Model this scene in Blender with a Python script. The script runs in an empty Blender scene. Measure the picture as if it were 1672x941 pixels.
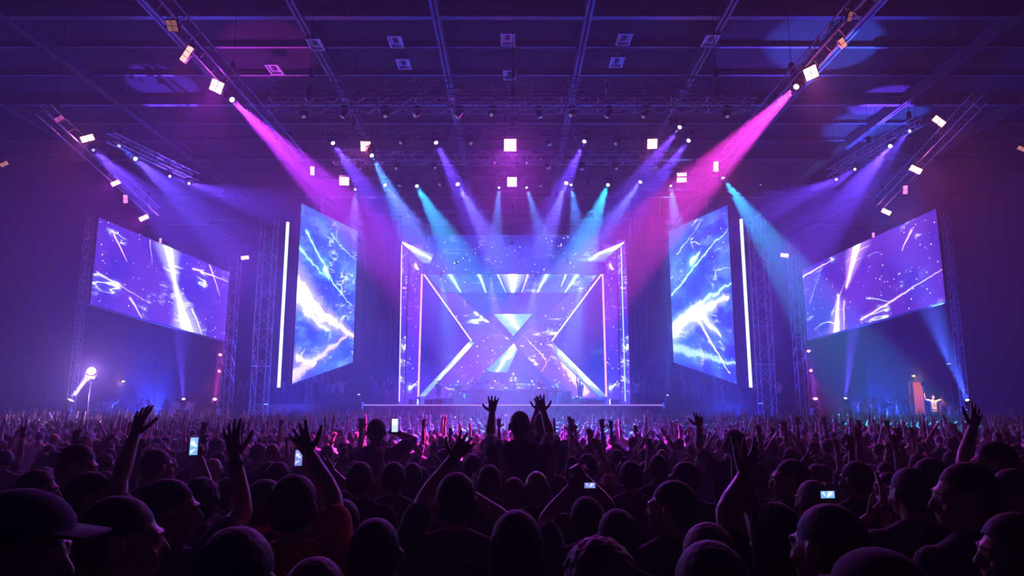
import bpy, bmesh, math, random
import numpy as np
from mathutils import Vector, Matrix, Euler, noise as mnoise
R = math.radians
random.seed(7)
C = bpy.context.scene.collection
SC = bpy.context.scene
F = 1115.0; PITCH = R(9.4); CAMH = 2.05

# ------------------------------------------------------------------ camera
cd = bpy.data.cameras.new('camera'); cam = bpy.data.objects.new('camera', cd); C.objects.link(cam)
cd.sensor_width = 36.0; cd.lens = 36.0*F/1672.0; cd.clip_end = 300; cd.clip_start = 0.05
cam.location = (0, 0, CAMH); cam.rotation_euler = (math.pi/2 + PITCH, 0, 0)
SC.camera = cam

def at(px, py, Y):
    "a point of the place seen at photo pixel px,py at a distance of Y metres down the hall"
    u = (px-836)/F; v = (470.5-py)/F
    d = Vector((u, math.cos(PITCH)-v*math.sin(PITCH), math.sin(PITCH)+v*math.cos(PITCH)))
    return Vector((0, 0, CAMH)) + d*(Y/d.y)

def floor_z(y):
    return -0.5*(1-math.exp(-max(0, y)/9.0))

# ------------------------------------------------------------------ helpers
def tag(o, label=None, cat=None, group=None, kind=None):
    if label: o['label'] = label
    if cat: o['category'] = cat
    if group: o['group'] = group
    if kind: o['kind'] = kind
    return o

def empty(name, loc=(0, 0, 0), rz=0):
    o = bpy.data.objects.new(name, None); C.objects.link(o)
    o.location = loc; o.rotation_euler = (0, 0, rz); o.empty_display_size = 0.1
    return o

def link_mesh(name, me, mat=None, parent=None, loc=None):
    o = bpy.data.objects.new(name, me); C.objects.link(o)
    if mat is not None and not me.materials: me.materials.append(mat)
    if parent: o.parent = parent
    if loc is not None: o.location = loc
    return o

def build(name, bm, mat=None, parent=None, loc=None, smooth=False):
    me = bpy.data.meshes.new(name)
    bmesh.ops.recalc_face_normals(bm, faces=bm.faces)
    bm.to_mesh(me); bm.free()
    if smooth:
        for p in me.polygons: p.use_smooth = True
    return link_mesh(name, me, mat, parent, loc)

def box(bm, c, s, rot=None, bevel=0):
    r = bmesh.ops.create_cube(bm, size=1.0)
    M = Matrix.Translation(c) @ ((rot.to_4x4() if rot else Matrix.Identity(4)) @ Matrix.Diagonal((s[0], s[1], s[2], 1)))
    bmesh.ops.transform(bm, matrix=M, verts=r['verts'])
    if bevel:
        es = list({e for v in r['verts'] for e in v.link_edges})
        bmesh.ops.bevel(bm, geom=es, offset=bevel, segments=2, affect='EDGES', profile=0.5)
    return r['verts']

def frame_to(d):
    d = Vector(d).normalized()
    return d.to_track_quat('Z', 'Y').to_matrix()

def cyl(bm, a, b, r0, r1=None, n=10, caps=True):
    a = Vector(a); b = Vector(b); L = (b-a).length
    if L < 1e-6: return
    r1 = r0 if r1 is None else r1
    M = Matrix.Translation((a+b)/2) @ frame_to(b-a).to_4x4()
    bmesh.ops.create_cone(bm, cap_ends=caps, segments=n, radius1=r0, radius2=r1, depth=L, matrix=M)

def bar(bm, a, b, w, h=None):
    a = Vector(a); b = Vector(b); h = h or w
    box(bm, (a+b)/2, (w, h, (b-a).length), frame_to(b-a))

def ball(bm, c, r, sub=2):
    M = Matrix.Translation(c) @ Matrix.Diagonal((*((r, r, r) if isinstance(r, (int, float)) else r), 1))
    return bmesh.ops.create_icosphere(bm, subdivisions=sub, radius=1, matrix=M)['verts']

def capsule(bm, a, b, r0, r1, n=10, rings=3, flat=1.0, up=None):
    "tapered capsule from a to b; flat squashes it along 'up'"
    a = Vector(a); b = Vector(b); d = b-a; L = d.length
    if L < 1e-6: ball(bm, a, r0); return
    z = d/L
    x = Vector(up) if up is not None else Vector((0, 1, 0))
    x = x - z*x.dot(z)
    if x.length < 1e-3: x = Vector((1, 0, 0)) - z*z.x
    x.normalize(); y = z.cross(x)
    prof = []
    for i in range(rings+1):
        t = math.pi/2*(i/rings); prof.append((-r0*math.cos(t), r0*math.sin(t)))
    for i in range(rings+1):
        t = math.pi/2*(i/rings); prof.append((L + r1*math.sin(t), r1*math.cos(t)))
    rv = []
    for zz, rr in prof:
        if rr < 1e-5: rv.append([bm.verts.new(a+z*zz)]); continue
        rv.append([bm.verts.new(a + z*zz + x*(rr*flat*math.cos(2*math.pi*k/n)) + y*(rr*math.sin(2*math.pi*k/n))) for k in range(n)])
    for p, q in zip(rv, rv[1:]):
        if len(p) == 1 and len(q) == 1: continue
        for k in range(n):
            k2 = (k+1) % n
            if len(p) == 1: bm.faces.new((p[0], q[k2], q[k]))
            elif len(q) == 1: bm.faces.new((p[k], p[k2], q[0]))
            else: bm.faces.new((p[k], p[k2], q[k2], q[k]))

def quad_slab(name, pts, thick, mat, parent=None, back=None):
    "a flat panel through four corners (bl, br, tr, tl as seen from the hall) with real thickness and UVs on the front"
    p = [Vector(q) for q in pts]
    n = (p[1]-p[0]).cross(p[3]-p[0]).normalized()      # towards the audience
    me = bpy.data.meshes.new(name)
    q = [v - n*thick for v in p]
    me.from_pydata(p+q, [], [(0, 1, 2, 3), (5, 4, 7, 6), (0, 4, 5, 1), (1, 5, 6, 2), (2, 6, 7, 3), (3, 7, 4, 0)])
    uv = me.uv_layers.new(name='UVMap')
    co = [(0, 0), (1, 0), (1, 1), (0, 1)]
    for li in range(4): uv.data[li].uv = co[li]
    me.materials.append(mat); me.materials.append(back or M['black'])
    for i in range(1, 6): me.polygons[i].material_index = 1
    return link_mesh(name, me, None, parent)

def poly_slab(name, pts, thick, mat, parent=None, back=None, uvbox=None):
    "a flat polygon (counter-clockwise as seen from the hall) with thickness; UV from its x,z bounds"
    p = [Vector(q) for q in pts]; k = len(p)
    n = (p[1]-p[0]).cross(p[2]-p[0]).normalized()
    if n.y > 0: n = -n; p = p[::-1]
    q = [v - n*thick for v in p]
    me = bpy.data.meshes.new(name)
    fs = [tuple(range(k)), tuple(range(2*k-1, k-1, -1))] + [(i, i+k, (i+1) % k + k, (i+1) % k) for i in range(k)]
    me.from_pydata(p+q, [], fs)
    uv = me.uv_layers.new(name='UVMap')
    x0, x1, z0, z1 = uvbox or (min(v.x for v in p), max(v.x for v in p), min(v.z for v in p), max(v.z for v in p))
    for pl in me.polygons:
        for li in pl.loop_indices:
            v = me.vertices[me.loops[li].vertex_index].co
            uv.data[li].uv = ((v.x-x0)/max(1e-6, x1-x0), (v.z-z0)/max(1e-6, z1-z0))
        if pl.index: pl.material_index = 1
    me.materials.append(mat); me.materials.append(back or M['black'])
    return link_mesh(name, me, None, parent)

# ------------------------------------------------------------------ materials
M = {}
def mat(name, col, rough=0.6, metal=0.0, noise=0.0, nscale=8.0, bump=0.0, spec=0.5, sheen=0.0):
    m = bpy.data.materials.new(name); m.use_nodes = True
    nt = m.node_tree; b = nt.nodes['Principled BSDF']
    b.inputs['Base Color'].default_value = (*col, 1)
    b.inputs['Roughness'].default_value = rough; b.inputs['Metallic'].default_value = metal
    b.inputs['Specular IOR Level'].default_value = spec
    if sheen: b.inputs['Sheen Weight'].default_value = sheen
    if noise or bump:
        tc = nt.nodes.new('ShaderNodeTexCoord'); nz = nt.nodes.new('ShaderNodeTexNoise')
        nz.inputs['Scale'].default_value = nscale; nz.inputs['Detail'].default_value = 4
        nt.links.new(tc.outputs['Object'], nz.inputs['Vector'])
        if noise:
            mx = nt.nodes.new('ShaderNodeMix'); mx.data_type = 'RGBA'
            mx.inputs[6].default_value = (*[c*(1-noise) for c in col], 1)
            mx.inputs[7].default_value = (*[min(1, c*(1+noise)) for c in col], 1)
            nt.links.new(nz.outputs['Fac'], mx.inputs[0]); nt.links.new(mx.outputs[2], b.inputs['Base Color'])
        if bump:
            bp = nt.nodes.new('ShaderNodeBump'); bp.inputs['Strength'].default_value = bump
            bp.inputs['Distance'].default_value = 0.02
            nt.links.new(nz.outputs['Fac'], bp.inputs['Height']); nt.links.new(bp.outputs['Normal'], b.inputs['Normal'])
    M[name] = m
    return m

def emis(name, col, strength, sample=True):
    m = bpy.data.materials.new(name); m.use_nodes = True
    nt = m.node_tree; nt.nodes.clear()
    e = nt.nodes.new('ShaderNodeEmission'); o = nt.nodes.new('ShaderNodeOutputMaterial')
    e.inputs['Color'].default_value = (*col, 1); e.inputs['Strength'].default_value = strength
    nt.links.new(e.outputs[0], o.inputs[0])
    m.cycles.emission_sampling = 'AUTO' if sample else 'NONE'
    M[name] = m
    return m

mat('black', (0.012, 0.012, 0.014), 0.6)
mat('matt_black', (0.006, 0.006, 0.008), 0.9)
mat('aluminium', (0.6, 0.6, 0.64), 0.45, 0.6, noise=0.15, nscale=20)
mat('dark_steel', (0.2, 0.2, 0.22), 0.45, 0.5, noise=0.2)
mat('housing', (0.03, 0.03, 0.035), 0.4, noise=0.2)
mat('roof_sheet', (0.009, 0.008, 0.012), 0.9, noise=0.3, nscale=0.6)
mat('roof_beam', (0.12, 0.10, 0.15), 0.5, 0.3, noise=0.2, nscale=2)
mat('wall_paint', (0.015, 0.015, 0.03), 0.85, noise=0.3, nscale=0.5)
mat('floor_concrete', (0.05, 0.05, 0.055), 0.6, noise=0.3, nscale=0.8, bump=0.1)
mat('stage_deck', (0.05, 0.05, 0.07), 0.25, noise=0.2, nscale=1.5)
mat('stage_skirt', (0.03, 0.03, 0.06), 0.7, noise=0.25, nscale=2)
mat('drape', (0.003, 0.003, 0.005), 1.0, noise=0.2, spec=0.0)
mat('panel_white', (0.75, 0.72, 0.78), 0.5, noise=0.1, nscale=5)
mat('door_wood', (0.3, 0.16, 0.08), 0.6, noise=0.2)
mat('chrome', (0.8, 0.8, 0.82), 0.15, 1.0)
# ------------------------------------------------------------------ LED content (node based)
def led(name, W, H, c0, c1, streaks=(), sparks=1.0, veins=1.0, vrot=-35, seed=0.0, gain=1.0, hot=(0.75, 0.85, 1.0), warp=0.25, clouds=0.0):
    """UV in metres -> emission: two-tone noise ground, directional filaments, sparks and a list of
    bright strokes (u0, v0, u1, v1, width, colour, strength) with u,v in 0..1"""
    m = bpy.data.materials.new(name); m.use_nodes = True; nt = m.node_tree; nt.nodes.clear(); N = nt.nodes.new; L = nt.links.new
    def val(n, i, x):
        if hasattr(x, 'node'): L(x, n.inputs[i])
        else: n.inputs[i].default_value = x
    def math_(op, a, b=None, clamp=False):
        n = N('ShaderNodeMath'); n.operation = op; n.use_clamp = clamp; val(n, 0, a)
        if b is not None: val(n, 1, b)
        return n.outputs[0]
    def vm(op, a, b=None, s=None):
        n = N('ShaderNodeVectorMath'); n.operation = op; val(n, 0, a)
        if b is not None: val(n, 1, b)
        if s is not None: val(n, 3, s)
        return n.outputs['Value'] if op in ('DOT_PRODUCT', 'LENGTH') else n.outputs[0]
    def noise(vec, scale, detail=3, w=0.0, rough=0.55):
        n = N('ShaderNodeTexNoise'); n.noise_dimensions = '4D'; L(vec, n.inputs['Vector'])
        n.inputs['Scale'].default_value = scale; n.inputs['Detail'].default_value = detail
        n.inputs['W'].default_value = w+seed; n.inputs['Roughness'].default_value = rough
        return n
    def ramp(x, lo, hi):
        n = N('ShaderNodeMapRange'); n.interpolation_type = 'SMOOTHSTEP'
        val(n, 0, x); n.inputs[1].default_value = lo; n.inputs[2].default_value = hi
        return n.outputs[0]
    def addc(c, f, col):
        n = N('ShaderNodeMix'); n.data_type = 'RGBA'; n.blend_type = 'ADD'; n.clamp_factor = False
        L(f, n.inputs[0]); L(c, n.inputs[6]); n.inputs[7].default_value = (*col, 1)
        return n.outputs[2]
    uv = N('ShaderNodeUVMap').outputs[0]
    P = vm('MULTIPLY', uv, (W, H, 1))
    wn = noise(P, 0.55, 3, 5.1)
    Pw = vm('ADD', P, vm('SCALE', vm('SUBTRACT', wn.outputs['Color'], (0.5, 0.5, 0.5)), s=warp*4))
    base = N('ShaderNodeMix'); base.data_type = 'RGBA'
    L(ramp(noise(P, 0.28, 4, 1.0).outputs['Fac'], 0.35, 0.65), base.inputs[0])
    base.inputs[6].default_value = (*c0, 1); base.inputs[7].default_value = (*c1, 1)
    c = base.outputs[2]
    if clouds:
        mp = N('ShaderNodeMapping'); L(Pw, mp.inputs[0]); mp.inputs['Rotation'].default_value = (0, 0, R(vrot)); mp.inputs['Scale'].default_value = (0.5, 1.6, 1)
        cl = ramp(noise(mp.outputs[0], 0.55, 6, 9.0, 0.65).outputs['Fac'], 0.45, 0.78)
        c = addc(c, math_('MULTIPLY', cl, clouds), (0.35, 0.75, 1.0))
    # filaments
    mp = N('ShaderNodeMapping'); L(Pw, mp.inputs[0]); mp.inputs['Rotation'].default_value = (0, 0, R(vrot)); mp.inputs['Scale'].default_value = (0.35, 1.5, 1)
    r = math_('ABSOLUTE', math_('SUBTRACT', noise(mp.outputs[0], 0.6, 3, 3.0).outputs['Fac'], 0.5))
    msk = ramp(noise(P, 0.5, 2, 7.0).outputs['Fac'], 0.5, 0.66)
    c = addc(c, math_('MULTIPLY', math_('MULTIPLY', ramp(r, 0.022, 0.0), msk), 1.1*veins), hot)
    c = addc(c, math_('MULTIPLY', ramp(r, 0.09, 0.0), math_('MULTIPLY', msk, 0.22*veins)), (0.25, 0.35, 1.0))
    # sparks
    vo = N('ShaderNodeTexVoronoi'); vo.inputs['Scale'].default_value = 3.4; L(Pw, vo.inputs['Vector'])
    sm = ramp(noise(P, 0.7, 2, 11.0).outputs['Fac'], 0.36, 0.6)
    c = addc(c, math_('MULTIPLY', math_('MULTIPLY', ramp(vo.outputs['Distance'], 0.15, 0.05), sm), 2.2*sparks), (1.0, 0.75, 1.0))
    # strokes
    wn2 = noise(P, 1.3, 4, 2.2)
    Ps = vm('ADD', P, vm('SCALE', vm('SUBTRACT', wn2.outputs['Color'], (0.5, 0.5, 0.5)), s=warp*2.2))
    for (u0, v0, u1, v1, w, col, st) in streaks:
        a = Vector((u0*W, v0*H, 0)); b = Vector((u1*W, v1*H, 0)); ba = b-a
        sv = vm('MULTIPLY', Ps, (1, 1, 0))
        pa = vm('SUBTRACT', sv, tuple(a))
        h = math_('MULTIPLY', vm('DOT_PRODUCT', pa, tuple(ba)), 1/ba.length_squared, clamp=True)
        d = vm('LENGTH', vm('SUBTRACT', pa, vm('SCALE', tuple(ba), s=h)))
        d = math_('DIVIDE', d, math_('SUBTRACT', 1.0, math_('MULTIPLY', h, 0.8)))
        core = ramp(d, w, w*0.25); halo = ramp(d, w*3.2, 0.0)
        c = addc(c, math_('MULTIPLY', core, st), (min(1, col[0]*.5+.5), min(1, col[1]*.5+.5), 1.0))
        c = addc(c, math_('MULTIPLY', halo, st*0.28), col)
    e = N('ShaderNodeEmission'); o = N('ShaderNodeOutputMaterial'); L(c, e.inputs[0]); e.inputs[1].default_value = gain
    L(e.outputs[0], o.inputs[0]); m.cycles.emission_sampling = 'FRONT'
    M[name] = m
    return m

# ------------------------------------------------------------------ the hall
HW = 34.0; HY0 = -6.0; HY1 = 66.0; HZ = 17.5
bm = bmesh.new()
ys = [HY0 + (HY1-HY0)*i/72 for i in range(73)]
rows = [[bm.verts.new((x, y, floor_z(y))) for x in (-HW, HW)] for y in ys]
bot = [[bm.verts.new((x, y, -1.2)) for x in (-HW, HW)] for y in (HY0, HY1)]
for a, b in zip(rows, rows[1:]): bm.faces.new((a[0], a[1], b[1], b[0]))
bm.faces.new((bot[0][0], bot[1][0], bot[1][1], bot[0][1]))
tag(build('floor', bm, M['floor_concrete']), kind='structure')
def shell(name, c, s, m):
    bm = bmesh.new(); box(bm, c, s); return tag(build(name, bm, m), kind='structure')
shell('ceiling', (0, (HY0+HY1)/2, HZ+0.15), (2*HW+.6, HY1-HY0+.6, 0.3), M['roof_sheet'])
shell('wall_left', (-HW-.15, (HY0+HY1)/2, HZ/2-.6), (0.3, HY1-HY0, HZ+1.2), M['wall_paint'])
DY0, DY1, DZ0, DZ1 = 57.0, 59.0, .9, 3.6
bm = bmesh.new()
box(bm, (HW+.15, (HY0+DY0)/2, HZ/2-.6), (.3, DY0-HY0, HZ+1.2)); box(bm, (HW+.15, (HY1+DY1)/2, HZ/2-.6), (.3, HY1-DY1, HZ+1.2))
box(bm, (HW+.15, (DY0+DY1)/2, (DZ0-1.2)/2), (.3, DY1-DY0, DZ0+1.2)); box(bm, (HW+.15, (DY0+DY1)/2, (DZ1+HZ)/2), (.3, DY1-DY0, HZ-DZ1))
tag(build('wall_right', bm, M['wall_paint']), kind='structure')
mat('corridor_paint', (.7, .35, .15), .7)
bm = bmesh.new(); yc = (DY0+DY1)/2; zc = (DZ0+DZ1)/2
for c, s_ in (((HW+3.2, yc, zc), (.1, 4.2, 2.9)), ((HW+1.7, yc-2.05, zc), (2.9, .1, 2.9)), ((HW+1.7, yc+2.05, zc), (2.9, .1, 2.9)), ((HW+1.7, yc, DZ0-.05), (2.9, 4.2, .1)), ((HW+1.7, yc, DZ1+.1), (2.9, 4.2, .1))): box(bm, c, s_)
tag(build('wall_corridor', bm, M['corridor_paint']), kind='structure')
bm = bmesh.new()
for c, s_ in (((HW-.02, DY0-.05, zc), (.1, .1, 2.8)), ((HW-.02, DY1+.05, zc), (.1, .1, 2.8)), ((HW-.02, yc, DZ1+.05), (.1, 2.2, .1))): box(bm, c, s_)
tag(build('door_1', bm, M['dark_steel']), kind='structure')
bm = bmesh.new(); box(bm, (HW-1.2, yc, DZ0-.1), (2.4, 5, .2)); box(bm, (HW-1.2, yc, (DZ0-.7)/2), (2.2, 4.8, DZ0-.2+.5))
tag(build('floor_landing', bm, M['floor_concrete']), kind='structure')
shell('wall_back', (0, HY1+.15, HZ/2-.6), (2*HW+.6, 0.3, HZ+1.2), M['wall_paint'])
shell('wall_front', (0, HY0-.15, HZ/2-.6), (2*HW+.6, 0.3, HZ+1.2), M['wall_paint'])

# haze: a real scattering volume that fills the hall
bm = bmesh.new(); box(bm, (0, (HY0+HY1)/2, HZ/2-.6), (2*HW-.02, HY1-HY0-.02, HZ+1.16))
hz = build('stage_haze', bm); hm = bpy.data.materials.new('haze'); hm.use_nodes = True; nt = hm.node_tree; nt.nodes.clear()
vs = nt.nodes.new('ShaderNodeVolumeScatter'); vo = nt.nodes.new('ShaderNodeOutputMaterial')
vs.inputs['Density'].default_value = 0.0055; vs.inputs['Anisotropy'].default_value = 0.5
vs.inputs['Color'].default_value = (1, 1, 1, 1)
nt.links.new(vs.outputs[0], vo.inputs['Volume']); hz.data.materials.append(hm)
tag(hz, 'thin theatrical haze filling the whole hall', 'haze', kind='stuff')
# ------------------------------------------------------------------ roof steel and roof lights
def beam_thing(name, a, b, w, h, label, group):
    bm = bmesh.new(); a = Vector(a); b = Vector(b)
    d = (b-a).normalized(); side = d.cross(Vector((0, 0, 1))).normalized()
    c = (a+b)/2; L = (b-a).length
    rot = Matrix((side, d, Vector((0, 0, 1)))).transposed()
    box(bm, c+Vector((0, 0, -h*.06)), (w*.25, L, h*.88), rot)             # web
    box(bm, c+Vector((0, 0, -h*.5+.02)), (w, L, .04), rot)                # lower flange
    box(bm, c+Vector((0, 0, h*.5-.03)), (w, L, .04), rot)                 # upper flange
    o = build(name, bm, M['roof_beam']); tag(o, kind='structure'); return o
k = 0
for X in (-26, -20, -14, -8.4, -3.0, 3.0, 8.4, 14, 20, 26):
    beam_thing('ceiling_beam', (X, 8, HZ-.32), (X, 64, HZ-.32), .3, .5, '', '')
for Y in (24.9, 33.0, 41.0, 49.0, 57.0):
    beam_thing('ceiling_joist', (-33.9, Y, HZ-.28), (33.9, Y, HZ-.28), .26, .44, '', '')
for Y in (21, 27.7, 30.3, 36, 38.5):
    beam_thing('ceiling_purlin', (-33.9, Y, HZ-.12), (33.9, Y, HZ-.12), .14, .2, '', '')

proto = None
rl = [(515, 72, 'leftmost of the front row, over the long left truss'), (646, 68, 'front row, just left of the left roof beam'),
      (829, 64, 'front row, centre of the hall'), (1019, 64, 'front row, just right of the right roof beam'),
      (1160, 66, 'rightmost of the front row'), (659, 104, 'second row, left of centre'), (1007, 101, 'second row, right of centre'),
      (448, 113, 'dim one at the far left'), (832, 122, 'second row, at centre just before the first truss')]
for i, (px, py, where) in enumerate(rl):
    v = (470.5-py)/F; sl = (math.sin(PITCH)+v*math.cos(PITCH))/(math.cos(PITCH)-v*math.sin(PITCH))
    zz = HZ-.62; Y = (zz-CAMH)/sl; p = at(px, py, Y)
    if proto is None:
        root = empty('roof_light')
        bm = bmesh.new()
        for (x, y, sx, sy) in ((-.26, 0, .07, .95), (.26, 0, .07, .95), (0, -.44, .59, .07), (0, .44, .59, .07)): box(bm, (x, y, 0), (sx, sy, .08))
        box(bm, (0, 0, .05), (.57, .93, .03))
        for s in (-1, 1): cyl(bm, (s*.15, 0, .06), (s*.15, 0, .62), .012, n=6)
        build('frame', bm, M['panel_white'], root)
        bm = bmesh.new(); box(bm, (0, 0, .015), (.2, .4, .05), bevel=.015); cyl(bm, (0, 0, -.05), (0, 0, .0), .07, .09, 12)
        build('lamp_housing', bm, M['housing'], root); proto = root; o = root
    else:
        o = proto.copy(); C.objects.link(o)
        for ch in proto.children: q = ch.copy(); C.objects.link(q); q.parent = o
    o.location = p
    tag(o, 'square white-rimmed roof light, unlit, %s' % where, 'roof light', 'square roof lights')

# ------------------------------------------------------------------ trusses
def truss(a, b, s, label, name='lighting_truss', cat='truss', group=None, hang=True, step=None, bright='aluminium', feet=False):
    a = Vector(a); b = Vector(b); d = b-a; L = d.length; z = d.normalized()
    up = Vector((0, 0, 1)) if abs(z.z) < .8 else Vector((0, 1, 0))
    x = z.cross(up).normalized(); y = x.cross(z).normalized()
    root = empty(name, a); root.rotation_euler = (0, 0, 0)
    o = Vector((0, 0, 0))
    cs = [x*(s/2*i)+y*(s/2*j) for i, j in ((-1, -1), (1, -1), (1, 1), (-1, 1))]
    bm = bmesh.new()
    for c in cs: cyl(bm, o+c, o+d+c, .03, n=6)
    build('chords', bm, M[bright], root)
    bm = bmesh.new(); n = max(2, int(L/(step or s*1.0)))
    for i in range(n):
        t0, t1 = d*(i/n), d*((i+1)/n)
        for k in range(4):
            p, q = cs[k], cs[(k+1) % 4]
            if (i+k) % 2: p, q = q, p
            cyl(bm, t0+p, t1+q, .016, n=4, caps=False)
            if i % 3 == 0: cyl(bm, t0+cs[k], t0+cs[(k+1) % 4], .016, n=4, caps=False)
    build('bracing', bm, M[bright], root)
    if hang:
        for t in (.08, .5, .92):
            bm = bmesh.new()
            q = d*t; cyl(bm, q+y*(s/2), Vector((q.x, q.y, HZ-a.z-.03)), .01, n=5)
            box(bm, q+y*(s/2+.3), (.16, .16, .4), bevel=.03)
            build('hoist', bm, M['housing'], root)
    if feet:
        bm = bmesh.new(); box(bm, (0, 0, .03), (s*1.8, s*1.8, .06)); build('base_plate', bm, M['dark_steel'], root)
    tag(root, label, cat, group)
    return root
truss(at(440, 172, 24), at(1235, 172, 24), .45, 'long bare aluminium truss nearest the camera, lattice lit violet', group='cross trusses')
truss(at(445, 140, 26), at(1232, 140, 26), .5, 'long truss hanging just above and behind the nearest one', group='cross trusses', bright='dark_steel')
truss(at(528, 218, 28), at(1145, 218, 28), .45, 'cross truss carrying the upper row of moving lights', group='cross trusses', bright='dark_steel')
truss(at(545, 258, 31), at(1105, 258, 31), .5, 'bare cross truss between the upper and lower light rows', group='cross trusses')
truss(at(498, 284, 33), at(1190, 284, 33), .45, 'cross truss carrying the lower row of moving lights', group='cross trusses', bright='dark_steel')
truss(at(640, 352, 45), at(1035, 352, 45), .5, 'rear cross truss over the stage roof', group='cross trusses', bright='dark_steel')
truss((-10.15, 15.5, 13.45), (-10.0, 30.5, 13.3), .45, 'left fore-and-aft truss with the big pink flood at its middle', group='side trusses', bright='dark_steel')
truss((10.15, 15.5, 13.45), (10.0, 30.5, 13.3), .45, 'right fore-and-aft truss with the big orange flood at its middle', group='side trusses', bright='dark_steel')
truss(at(70, 178, 25), at(252, 345, 35), .45, 'outer left truss descending towards the left wide screen', group='side trusses', bright='dark_steel')
truss(at(1600, 160, 25), at(1432, 335, 35), .45, 'outer right truss descending towards the right wide screen', group='side trusses', bright='dark_steel')
truss(at(180, 224, 29), at(320, 290, 36), .4, 'short left truss with four violet spotlights', group='side trusses')
truss(at(1500, 198, 29), at(1355, 283, 36), .4, 'short right truss with four violet spotlights', group='side trusses')
def tower(px, py0, py1, Y, s, label, zb=None):
    a = at(px, py1, Y); b = at(px, py0, Y); a.z = floor_z(Y) if zb is None else zb; b.x = a.x; b.y = a.y
    return truss(a, b, s, label, name='truss_tower', cat='truss tower', group='upright truss towers', hang=False, step=s*.9, feet=True)
tower(424, 360, 640, 43, .85, 'thick lattice tower at the left end of the stage, beside the white tube')
tower(370, 425, 640, 45.5, .6, 'slimmer lattice tower left of the thick left tower')
tower(1252, 352, 640, 43, .85, 'thick lattice tower at the right end of the stage, beside the white tube')
tower(1310, 390, 640, 45.5, .6, 'slimmer lattice tower right of the thick right tower')
tower(116, 350, 660, 39, .3, 'thin far-left tower outside the left wide screen')
tower(1576, 350, 660, 39, .3, 'thin far-right tower outside the right wide screen')
tower(505, 318, 655, 50, .5, 'lattice leg behind the left tall screen', 1.79)
tower(1175, 318, 655, 50, .5, 'lattice leg behind the right tall screen', 1.79)

# ------------------------------------------------------------------ LED screens
A = (.75, .5, 1); B = (.3, .55, 1); Wt = (.9, .95, 1); Pk = (1, .35, .8)
led('content_wide_left', 10, 4.6, (.045, .02, .55), (.12, .035, .62),
    [(.47, 1.02, .56, .50, .42, Wt, 2.4), (.68, -.03, .56, .52, .55, Wt, 2.6), (.70, .30, .80, 0, .07, B, 1.6),
     (.10, .88, .20, .62, .05, Pk, 1.8), (.24, .2, .34, 0, .06, A, 1.6), (.68, .85, 1.0, .86, .06, A, 1.3), (.82, .98, .93, .62, .06, A, 1.3),
     (.02, .38, .38, .22, .04, A, .9), (.34, .98, .37, .72, .04, A, .8)], sparks=1.0, veins=1.3, vrot=35, seed=1, warp=.12, gain=1.25)
led('content_wide_right', 10, 4.6, (.04, .02, .5), (.13, .03, .55),
    [(.47, 1.03, .36, .52, .38, (1, .5, .8), 2.4), (.25, -.03, .29, .46, .34, A, 2.2), (.33, .35, .31, 0, .1, Pk, .8),
     (.0, .9, .28, .96, .06, A, 1.5), (.84, .88, .77, .70, .06, Pk, 1.8), (.45, .06, 1.0, .34, .07, A, 1.2), (.5, .3, .68, .16, .04, B, 1),
     (.22, .22, .36, .62, .04, B, .9), (.05, .5, .15, .85, .03, B, .9)], sparks=1.1, veins=1.3, vrot=-35, seed=4, warp=.12, gain=1.25)
led('content_tall_left', 7.5, 9, (.01, .07, .75), (.03, .16, .85),
    [(-.05, .56, 1.05, .18, .52, (.95, .6, 1), 2.3), (0, .48, .55, .28, .3, Wt, 1.2), (.1, .86, .95, .42, .10, (.1, .75, 1), 1.3), (.42, .67, .5, .62, .35, (.15, .85, 1), 1.6),
     (.5, .9, 1, .78, .06, B, .9), (.0, .04, .9, .22, .5, (.6, .25, .8), .9), (.05, .14, .35, .08, .25, (1, .7, .8), .9), (.1, .4, .5, .35, .12, Wt, .9), (0, .75, .45, .62, .12, (.1, .7, 1), 1.0)],
    sparks=.6, veins=.8, vrot=-35, seed=2, clouds=.55, warp=.3, gain=1.25)
led('content_tall_right', 7.5, 9, (.03, .03, .7), (.02, .14, .8),
    [(.0, .26, 1.02, .56, .34, (.2, .75, 1), 1.0), (0, .50, 1.0, .86, .12, (.1, .6, 1), 1.5), (.4, .70, .55, .76, .3, (.2, .8, 1), 1.7),
     (.0, .22, .95, .48, .42, Wt, 2.2), (.5, .35, .8, .25, .35, Wt, 1.5), (.45, .32, .9, .04, .1, Wt, 1.4), (.0, .1, 1, .1, .45, (.1, .6, .9), .8), (.15, .8, .5, .92, .04, A, 1.2), (.5, .92, .62, .99, .04, A, 1)],
    sparks=.8, veins=.8, vrot=35, seed=8, clouds=.45, warp=.3, gain=1.25)
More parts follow.
